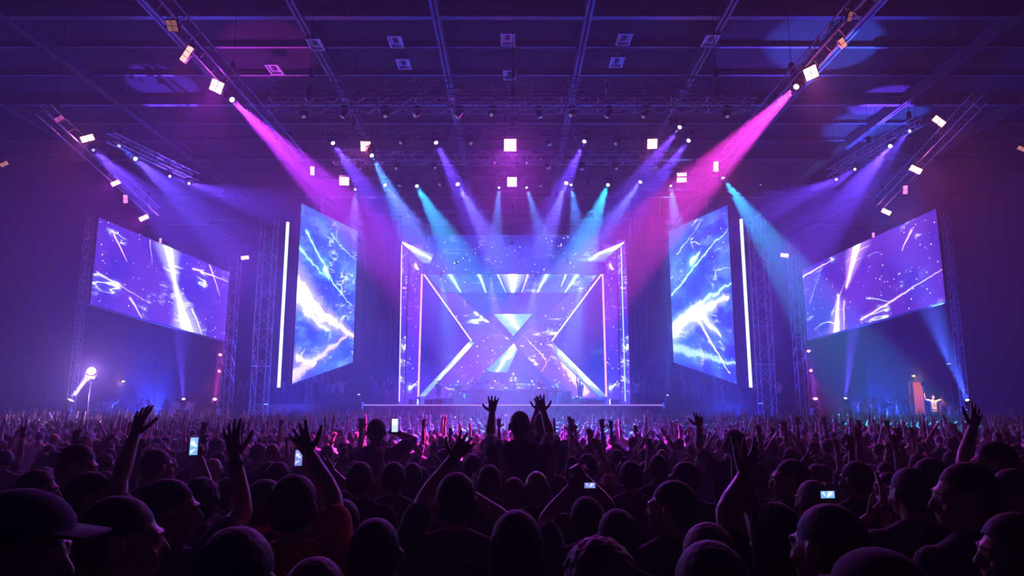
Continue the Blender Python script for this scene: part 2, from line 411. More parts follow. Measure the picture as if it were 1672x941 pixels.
def screen(name, label, px, Ys, m, th=.12, ribs=4):
    root_pts = [at(*p, Y) for p, Y in zip(px, (Ys[0], Ys[1], Ys[1], Ys[0]))]
    # keep the vertical edges plumb
    root_pts[3].x, root_pts[3].y = root_pts[0].x, root_pts[0].y
    root_pts[2].x, root_pts[2].y = root_pts[1].x, root_pts[1].y
    root_pts[3] = Vector((root_pts[0].x, root_pts[0].y, at(px[3][0], px[3][1], Ys[0]).z)); root_pts[2] = Vector((root_pts[1].x, root_pts[1].y, at(px[2][0], px[2][1], Ys[1]).z))
    root = empty(name, root_pts[0])
    loc = [p - root_pts[0] for p in root_pts]
    quad_slab('display', loc, th, M[m], root)
    n = (loc[1]-loc[0]).cross(loc[3]-loc[0]).normalized()
    bm = bmesh.new()
    for i in range(4): bar(bm, loc[i]-n*(th+.05), loc[(i+1) % 4]-n*(th+.05), .1)
    for i in range(1, ribs):
        t = i/ribs; bar(bm, loc[0].lerp(loc[1], t)-n*(th+.06), loc[3].lerp(loc[2], t)-n*(th+.06), .07)
    build('rear_frame', bm, M['dark_steel'], root)
    for t in (.1, .9):
        bm = bmesh.new()
        q = loc[3].lerp(loc[2], t)-n*(th+.06); cyl(bm, q, Vector((q.x, q.y, HZ-root_pts[0].z)), .012, n=5)
        build('suspension_cable', bm, M['dark_steel'], root)
    tag(root, label, 'led screen', 'hanging LED screens')
    return root_pts
screen('led_screen', 'wide landscape LED screen far left, purple sparks and one white streak', [(147, 497), (367, 557), (375, 445), (163, 355)], (35.5, 45), 'content_wide_left')
screen('led_screen', 'wide landscape LED screen far right, purple sparks and pink streak', [(1318, 556), (1544, 492), (1522, 341), (1307, 441)], (45, 35.5), 'content_wide_right')
screen('led_screen', 'tall LED screen left of stage, blue nebula with broad white band falling rightwards', [(477, 627), (576, 592), (585, 378), (490, 332)], (41, 48), 'content_tall_left')
screen('led_screen', 'tall LED screen right of stage, blue nebula with white streaks rising rightwards', [(1100, 592), (1203, 627), (1190, 335), (1092, 378)], (48, 41), 'content_tall_right')

# light tubes
def tube(name, a, b, w, m, label, cat='light tube', group=None, cap=True, hang=False):
    a = Vector(a); b = Vector(b); root = empty(name, a)
    bm = bmesh.new(); bar(bm, (0, 0, 0), b-a, w*.8, w); build('glowing_tube', bm, m, root)
    bm = bmesh.new(); d = (b-a).normalized(); off = Vector((0, w*.9, 0))
    bar(bm, off, off+(b-a), w*1.2, w*.7)
    if hang:
        cyl(bm, off+(b-a), Vector((b.x-a.x, off.y, HZ-a.z)), .015, n=5)
    build('mounting_rail', bm, M['black'], root)
    tag(root, label, cat, group); return root
emis('tube_blue', (.45, .6, 1), 3.2); emis('tube_pink', (1, .28, .62), 3.0); emis('tube_white', (.6, .55, 1), 2.6); emis('tube_cyan', (.35, .75, 1), 2.2)
tube('light_tube', at(455, 633, 44), at(470, 363, 44), .16, M['tube_blue'], 'tall bluish white light tube standing left of the left tall screen')
tube('light_tube', at(1226, 633, 44), at(1210, 358, 44), .16, M['tube_blue'], 'tall bluish white light tube standing right of the right tall screen')

# ------------------------------------------------------------------ stage
ST = at(836, 661, 48).z
SF = 48.0
bm = bmesh.new(); box(bm, (0.3, 54, ST-.15), (38.6, 12, .3)); box(bm, (.3, 54, ST-.34), (38.0, 11.8, .1))
stg = empty('stage', (0, 48, floor_z(50)))
def sub(o, r): o.parent = r; o.location = -Vector(r.location); return o
sub(build('deck', bm, M['stage_deck']), stg)
fz = floor_z(48)
bm = bmesh.new(); box(bm, (0.3, 48.25, (fz+ST-.3)/2), (38.4, .1, ST-.3-fz))
for i in range(20): box(bm, (-18.6+i*2, 48.18, (fz+ST-.3)/2), (.06, .06, ST-.3-fz))
sub(build('skirt', bm, M['stage_skirt']), stg)
emis('edge_light', (.5, .3, 1), 1.1)
bm = bmesh.new(); box(bm, (0.2, 47.98, ST-.03), (21.5, .05, .07)); sub(build('edge_light_strip', bm, M['edge_light']), stg)
bm = bmesh.new()
for X in np.arange(-18, 19, 3.0):
    for Y in (49.5, 53, 56.5, 59.5): cyl(bm, (X, Y, fz), (X, Y, ST-.3), .05, n=6)
sub(build('legs', bm, M['dark_steel']), stg)
tag(stg, 'wide black stage with a thin glowing violet front edge', 'stage')

# LED portal: columns, header, X shaped wall
def P(px, py, Y=52): return at(px, py, Y)
led('content_column', 1.6, 11.5, (.04, .02, .5), (.12, .03, .6), [(.5, .86, .75, .84, .16, A, 2.2), (.3, .1, .7, .12, .16, B, 2)], sparks=1.8, veins=.7, vrot=80, seed=3, gain=1.55)
led('content_outer_column', 1.2, 12, (.03, .02, .45), (.09, .03, .6), [(.3, .7, .9, .7, .05, Pk, 1.6), (.4, .35, .8, .32, .1, B, 1.6)], sparks=2.0, veins=1.6, vrot=70, seed=6, gain=1.55)
led('content_header', 13, 2.8, (.006, .02, .32), (.015, .05, .45), [], sparks=2, veins=.6, vrot=60, seed=5)
led('content_band', 12, 1.5, (.01, .06, .75), (.02, .14, .85),
    [(.5, 1, .5, 0, .42, Wt, 2.5), (.13, 1, .2, 0, .13, (.2, .8, 1), 2.2), (.3, 1, .345, 0, .1, (.4, .8, 1), 2.2), (.41, 1, .46, 0, .06, B, 1.3), (.59, 1, .55, 0, .06, Pk, 1.3),
     (.70, 1, .64, 0, .13, (.3, .8, 1), 2.4), (.81, 1, .78, .3, .07, B, 1.5), (.87, .9, .80, 0, .1, (.2, .8, 1), 2.2)], sparks=1.0, veins=.4, seed=9, warp=.06, gain=1.55)
led('content_arm_left', 6, 9.3, (.02, .03, .62), (.09, .03, .68), [(.72, .66, .88, .52, .05, (.6, .3, 1), .9), (.6, .1, .88, .3, .06, (.5, .4, 1), 1.2), (.4, .98, .5, .72, .05, (.4, .4, 1), .6)], sparks=2.2, veins=1.3, vrot=55, seed=12, gain=1.55)
led('content_arm_right', 6, 9.3, (.02, .03, .62), (.10, .03, .66), [(.35, .3, .12, .5, .04, (.6, .4, 1), 1.0), (.2, .1, .42, .35, .05, Pk, .6), (.28, .7, .1, .55, .07, (.8, .2, .9), 1.1), (.75, .05, .42, .42, .45, (.9, .3, .9), .9)], sparks=2.2, veins=1.3, vrot=-55, seed=15, gain=1.55)
led('backdrop_haze_glow', 14, 9, (.0, .008, .22), (.002, .03, .4), [], sparks=.1, veins=.1, seed=18)  # LED wall whose blue emission also stands in for lit haze in the recesses
led('content_shard', 3, 2, (.1, .55, .9), (.2, .7, 1), [(.35, 1, .75, .1, .4, Wt, 1.5)], sparks=.2, veins=.5, seed=21, clouds=.6)
led('content_shard_low', 2.2, 2.2, (.04, .45, .8), (.1, .6, .95), [(.95, 1, .35, 0, .35, Wt, 1.4)], sparks=.1, veins=.2, seed=23, clouds=.3)
led('wing_shine', 2.6, 1.6, (.1, .3, .8), (.3, .4, .9), [(0, 1, .9, .2, .3, Wt, 2.0)], sparks=.2, veins=.3, seed=25, clouds=.6)  # reflector panels: their bright shine is put in as emission
led('wing_shine_right', 2.6, 1.6, (.1, .3, .8), (.2, .5, .9), [(1, 1, .2, .1, .3, Wt, 1.9)], sparks=.2, veins=.3, seed=26, clouds=.6)

def thing_slab(name, label, cat, pts, m, th=.25, group=None, extra=None):
    "a panel thing: display slab + rear frame, origin at its first corner"
    o0 = Vector(pts[0]); root = empty(name, o0)
    loc = [Vector(p)-o0 for p in pts]
    poly_slab('display', loc, th, M[m], root)
    bm = bmesh.new()
    for a, b in zip(loc, loc[1:]+loc[:1]):
        off = Vector((0, th+.05, 0)); bar(bm, a+off, b+off, .08)
    build('rear_frame', bm, M['dark_steel'], root)
    tag(root, label, cat, group); return root
def plumb(pts, foot=None):
    return pts
zt = ST+.03
def col(px0, px1, pyt, Y):
    a = P(px0, 655, Y); b = P(px1, 655, Y); t = P(px0, pyt, Y).z
    return [Vector((a.x, Y, zt)), Vector((b.x, Y, zt)), Vector((b.x, Y, t)), Vector((a.x, Y, t))]
thing_slab('led_column', 'LED column of purple sparks inside the left side of the portal', 'led panel', col(662, 684, 400, 51.6), 'content_column', group='portal LED columns')
thing_slab('led_column', 'LED column of purple sparks inside the right side of the portal', 'led panel', col(991, 1012, 400, 51.6), 'content_column', group='portal LED columns')
thing_slab('led_column', 'outermost narrow LED column on the left, beside the left drape', 'led panel', col(650, 660, 392, 50.8), 'content_outer_column', group='portal LED columns')
thing_slab('led_column', 'outermost narrow LED column on the right, beside the right drape', 'led panel', col(1014, 1029, 392, 50.8), 'content_outer_column', group='portal LED columns')
thing_slab('led_header', 'dark blue LED header of fine sparks above the portal', 'led panel', [P(686, 446, 52), P(988, 446, 52), P(975, 384, 52), P(700, 384, 52)], 'content_header')
thing_slab('led_band', 'bright LED band of white and cyan rays under the header', 'led panel', [P(724, 478, 52.4), P(950, 478, 52.4), P(978, 447, 52.4), P(697, 447, 52.4)], 'content_band')
thing_slab('led_chevron', 'left half of the big X, an LED chevron of violet filaments', 'led panel',
           [P(684, 650, 53), P(752, 650, 53), P(838, 560, 53), P(744, 478, 53), P(722, 478, 53), P(693, 449, 53), P(770, 557, 53)], 'content_arm_left', group='X shaped LED wall')
thing_slab('led_chevron', 'right half of the big X, an LED chevron with pink glow below', 'led panel',
           [P(924, 650, 53), P(992, 650, 53), P(901, 557, 53), P(983, 449, 53), P(952, 478, 53), P(932, 478, 53), P(838, 560, 53)], 'content_arm_right', group='X shaped LED wall')
thing_slab('led_backdrop', 'deep blue LED backdrop wall behind the big X, its glow standing for lit haze', 'led panel',
           [Vector((P(676, 600, 56).x, 56, zt)), Vector((P(1000, 600, 56).x, 56, zt)), P(1000, 446, 56), P(676, 446, 56)], 'backdrop_haze_glow')
thing_slab('led_triangle', 'bright cyan and white triangle pointing down into the X centre', 'led panel', [P(838, 549, 52.8), P(869, 513, 52.8), P(806, 513, 52.8)], 'content_shard', th=.1)
thing_slab('led_shard', 'bright cyan shard hanging below the X centre', 'led panel', [P(828, 608, 52.8), P(845, 571, 52.8), P(839, 561, 52.8), P(794, 605, 52.8), P(806, 608, 52.8)][::1], 'content_shard_low', th=.1)
thing_slab('reflector_wing', 'white angular wing panel at the top left corner of the portal', 'led panel', [P(690, 429, 50), P(702, 430, 50), P(708, 416, 50), P(654, 394, 50)], 'wing_shine', th=.1, group='portal wing panels')
thing_slab('reflector_wing', 'white angular wing panel at the top right corner of the portal', 'led panel', [P(946, 427, 50), P(985, 427, 50), P(1022, 394, 50), P(968, 416, 50)], 'wing_shine_right', th=.1, group='portal wing panels')

tube('light_tube', P(683, 648, 51.4), P(689, 448, 51.4), .11, M['tube_pink'], 'upright pink light tube on the left side of the portal')
tube('light_tube', P(990, 648, 51.4), P(984, 448, 51.4), .11, M['tube_pink'], 'upright pink light tube on the right side of the portal')
tube('light_tube', P(692, 448, 52.4), P(770, 557, 52.4), .1, M['tube_white'], 'white tube slanting down from the portal top left corner')
tube('light_tube', P(982, 448, 52.4), P(901, 557, 52.4), .1, M['tube_white'], 'white tube slanting down from the portal top right corner')
tube('light_tube', P(652, 656, 50.6), P(656, 400, 50.6), .06, M['tube_white'], 'thin white tube on the far left edge of the portal')
tube('light_tube', P(1021, 656, 50.6), P(1014, 400, 50.6), .06, M['tube_cyan'], 'thin cyan tube on the far right edge of the portal')
led('content_bar_left', 1, 1, (.1, .35, .8), (.25, .55, .95), [(.9, .95, .3, .3, .12, Wt, 1.1)], sparks=0, veins=.3, seed=30, clouds=.7)
led('content_bar_right', 1, 1, (.1, .3, .7), (.2, .5, .9), [(.2, .75, .95, .05, .1, Wt, 1.6)], sparks=0, veins=.3, seed=31, clouds=.8)
thing_slab('led_bar', 'thick pale blue light bar rising from lower left to the X', 'led panel', [P(684, 648, 52.2), P(694, 648, 52.2), P(775, 560, 52.2), P(766, 558, 52.2)], 'content_bar_left', th=.12)
thing_slab('led_bar', 'thick white and pale blue light bar falling to the lower right', 'led panel', [P(978, 648, 52.2), P(991, 648, 52.2), P(901, 558, 52.2), P(912, 585, 52.2)], 'content_bar_right', th=.12)

# masking drapes
def drape(name, px0, px1, pyt, pyb0, pyb1, Y, label):
    a = P(px0, 600, Y); b = P(px1, 600, Y); zt_ = P(838, pyt, Y).z; n = 60
    o0 = Vector((a.x, Y, P(0, pyb0, Y).z)); root = empty(name, o0)
    bm = bmesh.new(); front = []; back = []
    for i in range(n+1):
        t = i/n; x = a.x+(b.x-a.x)*t; zb = P(0, pyb0+(pyb1-pyb0)*t**1.5, Y).z
        off = .04*math.sin(t*2*math.pi*7)+.02*math.sin(t*31)
        for lst, dy in ((front, -.02), (back, .02)):
            lst.append([bm.verts.new(Vector((x, Y+off*(1-.3*k)+dy, zt_+(zb-zt_)*k))-o0) for k in (0, .5, 1)])
    for i in range(n):
        for k in range(2):
            bm.faces.new((front[i][k], front[i+1][k], front[i+1][k+1], front[i][k+1]))
            bm.faces.new((back[i][k], back[i][k+1], back[i+1][k+1], back[i+1][k]))
        bm.faces.new((front[i][2], front[i+1][2], back[i+1][2], back[i][2]))
        bm.faces.new((front[i][0], back[i][0], back[i+1][0], front[i+1][0]))
    for s in (0, n):
        for k in range(2): bm.faces.new((front[s][k], front[s][k+1], back[s][k+1], back[s][k]))
    build('cloth', bm, M['drape'], root, smooth=True)
    bm = bmesh.new(); cyl(bm, Vector((a.x-.1, Y, zt_+.05))-o0, Vector((b.x+.1, Y, zt_+.05))-o0, .05)
    for t in (.1, .9):
        q = Vector((a.x+(b.x-a.x)*t, Y, zt_+.05))-o0; cyl(bm, q, Vector((q.x, q.y, HZ-o0.z)), .012, n=5)
    build('rail', bm, M['dark_steel'], root)
    tag(root, label, 'drape', 'black masking drapes')
drape('masking_drape', 586, 650, 352, 600, 612, 49, 'tall black drape between the left tall screen and the portal')
drape('masking_drape', 1094, 1030, 352, 574, 612, 49, 'tall black drape between the right tall screen and the portal')
# ------------------------------------------------------------------ light fixtures
BL = (.05, .12, 1); VI = (.13, .05, 1); CY = (.02, .4, 1); MG = (.5, .03, 1); HP = (.9, .04, .7); WV = (.13, .13, .8); WB = (.06, .24, 1)
OR = (1, .26, .22); PK = (1, .12, .62)
_em = {}
def lens_mat(c, s):
    k = (tuple(round(x, 2) for x in c), s)
    if k not in _em:
        _em[k] = emis('lit_lens', c, s, sample=False)
    return _em[k]
def hot(c, t=.55): return tuple(x*(1-t)+t for x in c)
_mh = {}
def mh_parts():
    if _mh: return _mh
    bm = bmesh.new(); box(bm, (0, 0, -.06), (.3, .3, .12), bevel=.02); box(bm, (0, 0, .03), (.06, .1, .06)); 
    _mh['base'] = bm
    bm = bmesh.new(); box(bm, (0, 0, -.15), (.36, .14, .05), bevel=.015)
    for s in (-1, 1): box(bm, (s*.17, 0, -.29), (.04, .12, .3), bevel=.012)
    _mh['yoke'] = bm
    bm = bmesh.new()   # head, lens towards -Z, pivot at origin
    cyl(bm, (0, 0, .2), (0, 0, .12), .09, .12, 16); cyl(bm, (0, 0, .12), (0, 0, -.1), .125, .13, 16); cyl(bm, (0, 0, -.1), (0, 0, -.18), .13, .15, 16)
    for z in (.02, .06, .1): cyl(bm, (0, 0, z), (0, 0, z+.015), .135, .135, 16)
    _mh['lamp_head'] = bm
    bm = bmesh.new(); cyl(bm, (0, 0, -.178), (0, 0, -.19), .085, .085, 20)
    _mh['lens'] = bm
    for k in list(_mh):
        me = bpy.data.meshes.new(k); bmesh.ops.recalc_face_normals(_mh[k], faces=_mh[k].faces); _mh[k].to_mesh(me); _mh[k].free(); me.materials.append(M['housing']); _mh[k] = me
    return _mh
def add_light(root, loc, aim, col, pw, ang, blend=.35, size=.08, kind='SPOT'):
    if pw <= 0: return
    ld = bpy.data.lights.new('lamp_light', kind); ld.energy = pw; ld.color = col; ld.shadow_soft_size = size
    if kind == 'SPOT': ld.spot_size = R(ang); ld.spot_blend = blend
    o = bpy.data.objects.new('lamp_light', ld); C.objects.link(o); o.parent = root; o.location = loc
    d = Vector(aim); o.rotation_euler = d.to_track_quat('-Z', 'Y').to_euler()
def moving_head(pos, target, col, pw, ang, label, group, s=1.0, upright=False, halo=0, em=14, name='moving_head_light'):
    """pos: lamp centre. The base hangs above (or stands below when upright)"""
    pos = Vector(pos); target = Vector(target); g = mh_parts()
    sgn = -1 if upright else 1
    d = (target-pos).normalized()
    root = empty(name, pos + Vector((0, 0, sgn*.33*s))); root.scale = (s, s, s)
    pan = math.atan2(d.y, d.x)-math.pi/2
    flip = R(180) if upright else 0
    for k in ('base', 'yoke'):
        o = bpy.data.objects.new(k, g[k]); C.objects.link(o); o.parent = root; o.rotation_euler = (flip, 0, pan)
    rot = (-d).to_track_quat('Z', 'X').to_euler()
    piv = Vector((0, 0, -sgn*.33))
    h = bpy.data.objects.new('lamp_head', g['lamp_head']); C.objects.link(h); h.parent = root; h.location = piv; h.rotation_euler = rot
    l = bpy.data.objects.new('lens', g['lens']); C.objects.link(l); l.parent = h
    bpy.context.view_layer.update() if not l.material_slots else None
    l.material_slots[0].link = 'OBJECT'; l.material_slots[0].material = lens_mat(hot(col, .4), round(em/3, 2))
    add_light(root, piv+d*.24, d, col, pw, ang)
    if halo: add_light(root, piv+d*.3, d, col, halo, 0, kind='POINT', size=.12)
    tag(root, label, 'moving light', group)
    return root
_bl = {}
def blinder(pos, target, col, pw, label, cells=2, s=1.0, halo=0, em=30, group='audience blinders', ang=60, roll=0):
    pos = Vector(pos); target = Vector(target); d = (target-pos).normalized()
    if cells not in _bl:
        w = .27; H = cells*w/ (2 if cells == 4 else 1) if cells == 4 else cells*w
        cols = 2 if cells == 4 else 1; rws = cells//cols
        bm = bmesh.new(); box(bm, (0, 0, .1), (cols*w+.04, rws*w+.04, .16), bevel=.02)
        for i in range(rws+1): box(bm, (0, -rws*w/2+i*w, 0), (cols*w+.04, .02, .06))
        for i in range(cols+1): box(bm, (-cols*w/2+i*w, 0, 0), (.02, rws*w+.04, .06))
        for sx in (-1, 1): box(bm, (sx*(cols*w/2+.04), 0, .1), (.02, .06, .45))
        box(bm, (0, 0, .32), (cols*w+.12, .06, .02))
        me = bpy.data.meshes.new('blinder_body'); bmesh.ops.recalc_face_normals(bm, faces=bm.faces); bm.to_mesh(me); bm.free(); me.materials.append(M['housing'])
        bm = bmesh.new(); box(bm, (0, 0, .015), (w-.03, w-.03, .01), bevel=.004)
        m2 = bpy.data.meshes.new('lamp_cell'); bm.to_mesh(m2); bm.free(); m2.materials.append(M['housing'])
        _bl[cells] = (me, m2, [(-cols*w/2+w/2+i*w, -rws*w/2+w/2+j*w) for i in range(cols) for j in range(rws)])
    me, m2, cs = _bl[cells]
    root = bpy.data.objects.new('blinder_light', me); C.objects.link(root); root.location = pos; root.scale = (s, s, s)
    q = (-d).to_track_quat('Z', 'Y'); root.rotation_euler = (q.to_matrix() @ Matrix.Rotation(R(roll), 3, 'Z')).to_euler()
    for (x, y) in cs:
        o = bpy.data.objects.new('lamp_cell', m2); C.objects.link(o); o.parent = root; o.location = (x, y, -.035)
        o.material_slots[0].link = 'OBJECT'; o.material_slots[0].material = lens_mat(hot(col, .12), round(em/3, 2))
    ld_loc = (0, 0, -.12)
    if pw:
        ld = bpy.data.lights.new('lamp_light', 'SPOT'); ld.energy = pw; ld.color = tuple(c_*q_ for c_, q_ in zip(col, (.4, .2, 1.05))); ld.shadow_soft_size = .15; ld.spot_size = R(ang); ld.spot_blend = 1
        o = bpy.data.objects.new('lamp_light', ld); C.objects.link(o); o.parent = root; o.location = ld_loc
        aim = (CRWD+Vector((pos.x*.9, 0, 0))-pos).normalized(); o.rotation_euler = (root.rotation_euler.to_matrix().transposed() @ aim).to_track_quat('-Z', 'Y').to_euler()
    if halo:
        ld = bpy.data.lights.new('lamp_glow', 'SPOT'); ld.spot_size = R(125); ld.spot_blend = .4; ld.energy = halo; ld.color = tuple(c_*q_ for c_, q_ in zip(col, (.7, .4, 1.4))); ld.shadow_soft_size = .12
        o = bpy.data.objects.new('lamp_glow', ld); C.objects.link(o); o.parent = root; o.location = (0, 0, -.2)
    tag(root, label, 'blinder', group)
    return root
CAMP = Vector((0, 5, 1.0)); CRWD = Vector((0, 16, .5))
K = 1.2   # one master dimmer for the beams
B = lambda px, py, Y, tx, ty, TY, c, pw, ang, lab, grp, **k: moving_head(at(px, py, Y), at(tx, ty, Y-3 if Y < 40 else Y-1), c, pw*K, ang, lab, grp, **k)
up = 'upper row of moving lights'; lo = 'lower row of moving lights'
B(541, 230, 28, 660, 400, 36, VI, 90000, 15, 'leftmost violet moving light of the upper row', up, em=18)
B(605, 250, 28, 690, 420, 36, WB, 120000, 13, 'white-blue moving light under the left orange blinder of the upper row', up, em=20)
B(710, 229, 28, 790, 390, 38, VI, 80000, 14, 'violet moving light between the left orange blinder and the centre blinder', up, em=18)
B(956, 227, 28, 880, 390, 38, VI, 80000, 14, 'violet moving light between the centre blinder and the right orange blinder', up, em=18)
B(1113, 204, 27, 960, 400, 36, VI, 90000, 13, 'highest moving light of the upper row, at its right end', up, em=18)
B(1127, 226, 28, 1010, 380, 36, VI, 80000, 14, 'moving light just below the highest one at the right end', up, em=18)
B(580, 307, 33, 578, 420, 36, WV, 30000, 17, 'small white moving light with beam falling onto the left tall screen', lo, s=.7)
B(626, 299, 33, 740, 450, 42, WV, 80000, 17, 'pinkish white moving light right of the left pink blinder, lower row', lo, em=20)
B(679, 301, 33, 730, 390, 38, CY, 90000, 15, 'cyan moving light in the left half of the lower row', lo)
B(745, 297, 33, 815, 420, 40, WV, 100000, 15, 'brightest white-violet moving light left of centre, lower row', lo, em=24, s=1.15)
B(815, 304, 33, 808, 420, 37, WB, 40000, 13, 'small blue-white moving light just left of the centre blinder, lower row', lo, s=.7)
B(859, 304, 33, 895, 420, 37, WB, 40000, 13, 'small blue-white moving light just right of the centre blinder, lower row', lo, s=.7)
B(926, 295, 33, 880, 420, 40, WV, 80000, 15, 'bright violet moving light right of centre, lower row, aimed left', lo, em=24, s=1.15)
B(932, 299, 33, 950, 420, 40, WB, 50000, 15, 'white-blue moving light hanging beside the bright violet one right of centre', lo, s=.8)
B(994, 299, 33, 955, 395, 38, CY, 90000, 16, 'cyan moving light in the right half of the lower row', lo)
B(1048, 294, 33, 940, 440, 40, WV, 90000, 15, 'pinkish white moving light left of the right pink blinder, lower row', lo, em=20)
B(1095, 301, 33, 1110, 420, 36, WB, 40000, 17, 'small white moving light with beam falling onto the right tall screen', lo, s=.7)
B(1178, 286, 33, 1300, 460, 40, CY, 170000, 19, 'cyan moving light with wide beam at the right end of the lower row', lo, em=20)
B(375, 159, 23.6, 540, 320, 31, MG, 250000, 10.5, 'moving light on the left side truss throwing the long purple beam', 'side truss moving lights', em=22, s=1.1)
B(1304, 138, 22.6, 1150, 290, 31, HP, 230000, 10.5, 'moving light on the right side truss throwing the long magenta beam', 'side truss moving lights', em=22, s=1.1)
B(192, 237, 30, 300, 330, 36, BL, 30000, 12, 'topmost small blue-violet light of the short left truss', 'outer violet spotlights', s=.8)
B(218, 257, 31, 340, 360, 38, VI, 60000, 15, 'brightest violet light of the short left truss, second from its top', 'outer violet spotlights', em=18, s=1.1)
B(275, 287, 34, 380, 330, 40, VI, 30000, 12, 'third violet light down the short left truss', 'outer violet spotlights', s=.8)
B(306, 299, 35.5, 420, 330, 40, VI, 30000, 16, 'lowest violet light of the short left truss', 'outer violet spotlights', s=.8)
B(1487, 212, 30, 1400, 320, 36, VI, 30000, 12, 'topmost violet light of the short right truss', 'outer violet spotlights', s=.8)
B(1456, 236, 31, 1370, 340, 38, VI, 80000, 14, 'brightest violet light of the short right truss, second from its top', 'outer violet spotlights', em=18, s=1.1)
B(1398, 275, 34, 1290, 350, 40, VI, 30000, 16, 'third violet light down the short right truss', 'outer violet spotlights', s=.8)
B(1368, 292, 35.5, 1250, 340, 40, VI, 30000, 16, 'lowest violet light of the short right truss', 'outer violet spotlights', s=.8)
B(150, 243, 27.6, 290, 370, 35, VI, 60000, 14, 'violet moving light right under the far left orange blinder', 'side truss moving lights', s=.8, em=4)
B(1240, 300, 44, 1300, 370, 45, BL, 5000, 30, 'small blue light at the head of the right thick tower', 'side truss moving lights', s=.6, em=5)
B(745, 430, 49.5, 700, 425, 50.5, CY, 8000, 30, 'small cyan light under the left wing panel', 'portal spotlights', s=.8)
B(928, 430, 49.5, 980, 420, 50.5, CY, 8000, 30, 'small cyan light under the right wing panel', 'portal spotlights', s=.8)
B(654, 394, 49.6, 570, 260, 46, VI, 30000, 10, 'small violet light at the top left corner of the portal', 'portal spotlights', s=.7)
B(1022, 395, 49.6, 1100, 310, 46, CY, 40000, 10, 'small blue light at the top right corner of the portal', 'portal spotlights', s=.7)

def BLD(px, py, Y, c, pw, lab, **k): return blinder(at(px, py, Y), CAMP+Vector(((px-836)*.018, 0, 0)), c, pw, lab, **k)
BW = 2200; HA = 210
BLD(833, 237, 28, PK, BW*1.6, 'very bright pink blinder at the centre of the upper row', cells=4, halo=HA*2.2, em=40)
BLD(836, 297, 33, PK, BW*1.2, 'bright pink blinder at the centre of the lower row', cells=4, halo=HA*1.5, em=36, s=.9)
BLD(597, 239, 28, OR, BW*.7, 'orange-pink blinder in the left half of the upper row', cells=4, halo=HA*.7, em=16, s=.8)
BLD(1065, 235, 28, OR, BW*.7, 'orange-pink blinder in the right half of the upper row', cells=4, halo=HA*.8, em=24, s=.8)
BLD(562, 295, 33, PK, BW, 'pink blinder near the left end of the lower row', cells=4, halo=HA*1.3, em=30, s=.9)
BLD(1113, 290, 33, PK, BW, 'pink blinder near the right end of the lower row', cells=4, halo=HA*1.2, em=30, s=.9)
BLD(510, 279, 32, PK, BW*.5, 'small pink blinder above the left tall screen', halo=HA*.3, em=18, s=.8)
BLD(1169, 272, 32, OR, BW*.6, 'small orange-pink blinder above the right tall screen', halo=HA*.5, em=24, s=.9)
BLD(354, 141, 22.6, PK, BW, 'big pink blinder at the middle of the left side truss', cells=4, halo=HA*1.6, em=34, s=.8, roll=25)
BLD(1324, 119, 21.6, OR, BW, 'big orange blinder at the middle of the right side truss', cells=4, halo=HA*1.5, em=30, s=.8, roll=-25)
BLD(305, 88, 20.3, OR, BW*.4, 'three-cell orange blinder high on the left side truss', cells=3, halo=25, em=7, s=.75, roll=40)
BLD(143, 226, 27.4, OR, BW*.7, 'orange blinder on the far left outer truss', halo=HA*.9, em=24, roll=70)
BLD(1533, 198, 26.5, OR, BW*.5, 'two-cell orange blinder on the far right outer truss', halo=HA*.5, em=14, roll=-50)
BLD(189, 299, 31, PK, BW*.5, 'pink blinder on the outer left truss below the orange one', halo=HA*.5, em=22, s=.8, roll=60)
BLD(1495, 277, 30, OR, BW*.7, 'orange-pink blinder on the outer right truss, the brightest there', halo=HA*1.1, em=30, roll=-60)
BLD(205, 325, 32.5, PK, 200, 'dim twin pink lamp between two blinders on the outer left truss', halo=15, em=5, s=.8)
BLD(1478, 310, 32, PK, 200, 'dim twin pink lamp between two blinders on the outer right truss', halo=15, em=5, s=.8)
BLD(235, 356, 35, PK, BW*.5, 'pink blinder hanging over the left wide screen', halo=HA*.7, em=24, s=.9, roll=60)
BLD(1447, 346, 35, OR, BW*.5, 'orange blinder hanging over the right wide screen', halo=HA*.9, em=24, s=.9, roll=-60)
BLD(400, 421, 43, PK, BW*.5, 'pink blinder on the left thick tower', halo=HA*.8, em=24, s=.9, roll=80)
BLD(1281, 417, 43, PK, BW*.5, 'pink blinder on the right thick tower', halo=HA*.7, em=24, s=.9, roll=-80)
BLD(262, 393, 38.9, PK, 60, 'tiny pink lamp on the upper edge of the left wide screen', halo=10, em=8, s=.5)
BLD(1426, 384, 39, PK, 60, 'tiny pink lamp on the upper edge of the right wide screen', halo=10, em=8, s=.5)
BLD(281, 42, 18.2, OR, 0, 'barely lit orange blinder near the front end of the left side truss', em=.8, s=.6, cells=4)
BLD(1388, 27, 17.6, OR, 0, 'barely lit orange blinder near the front end of the right side truss', em=.8, s=.5)
BLD(1376, 70, 19.0, OR, 0, 'orange lamp seen edge-on above the big right orange blinder', em=3, s=.6, roll=-40)
BLD(97, 194, 25.4, HP, 0, 'dim magenta lamp at the front of the outer left truss', em=1.5, s=.7, roll=60)
BLD(7, 268, 26, OR, 0, 'dim orange lamp at the extreme left edge of the view', em=1.5, s=.6, roll=60)
BLD(1668, 243, 26, OR, 0, 'dim orange lamp at the extreme right edge of the view', em=2, s=.6, roll=-60)
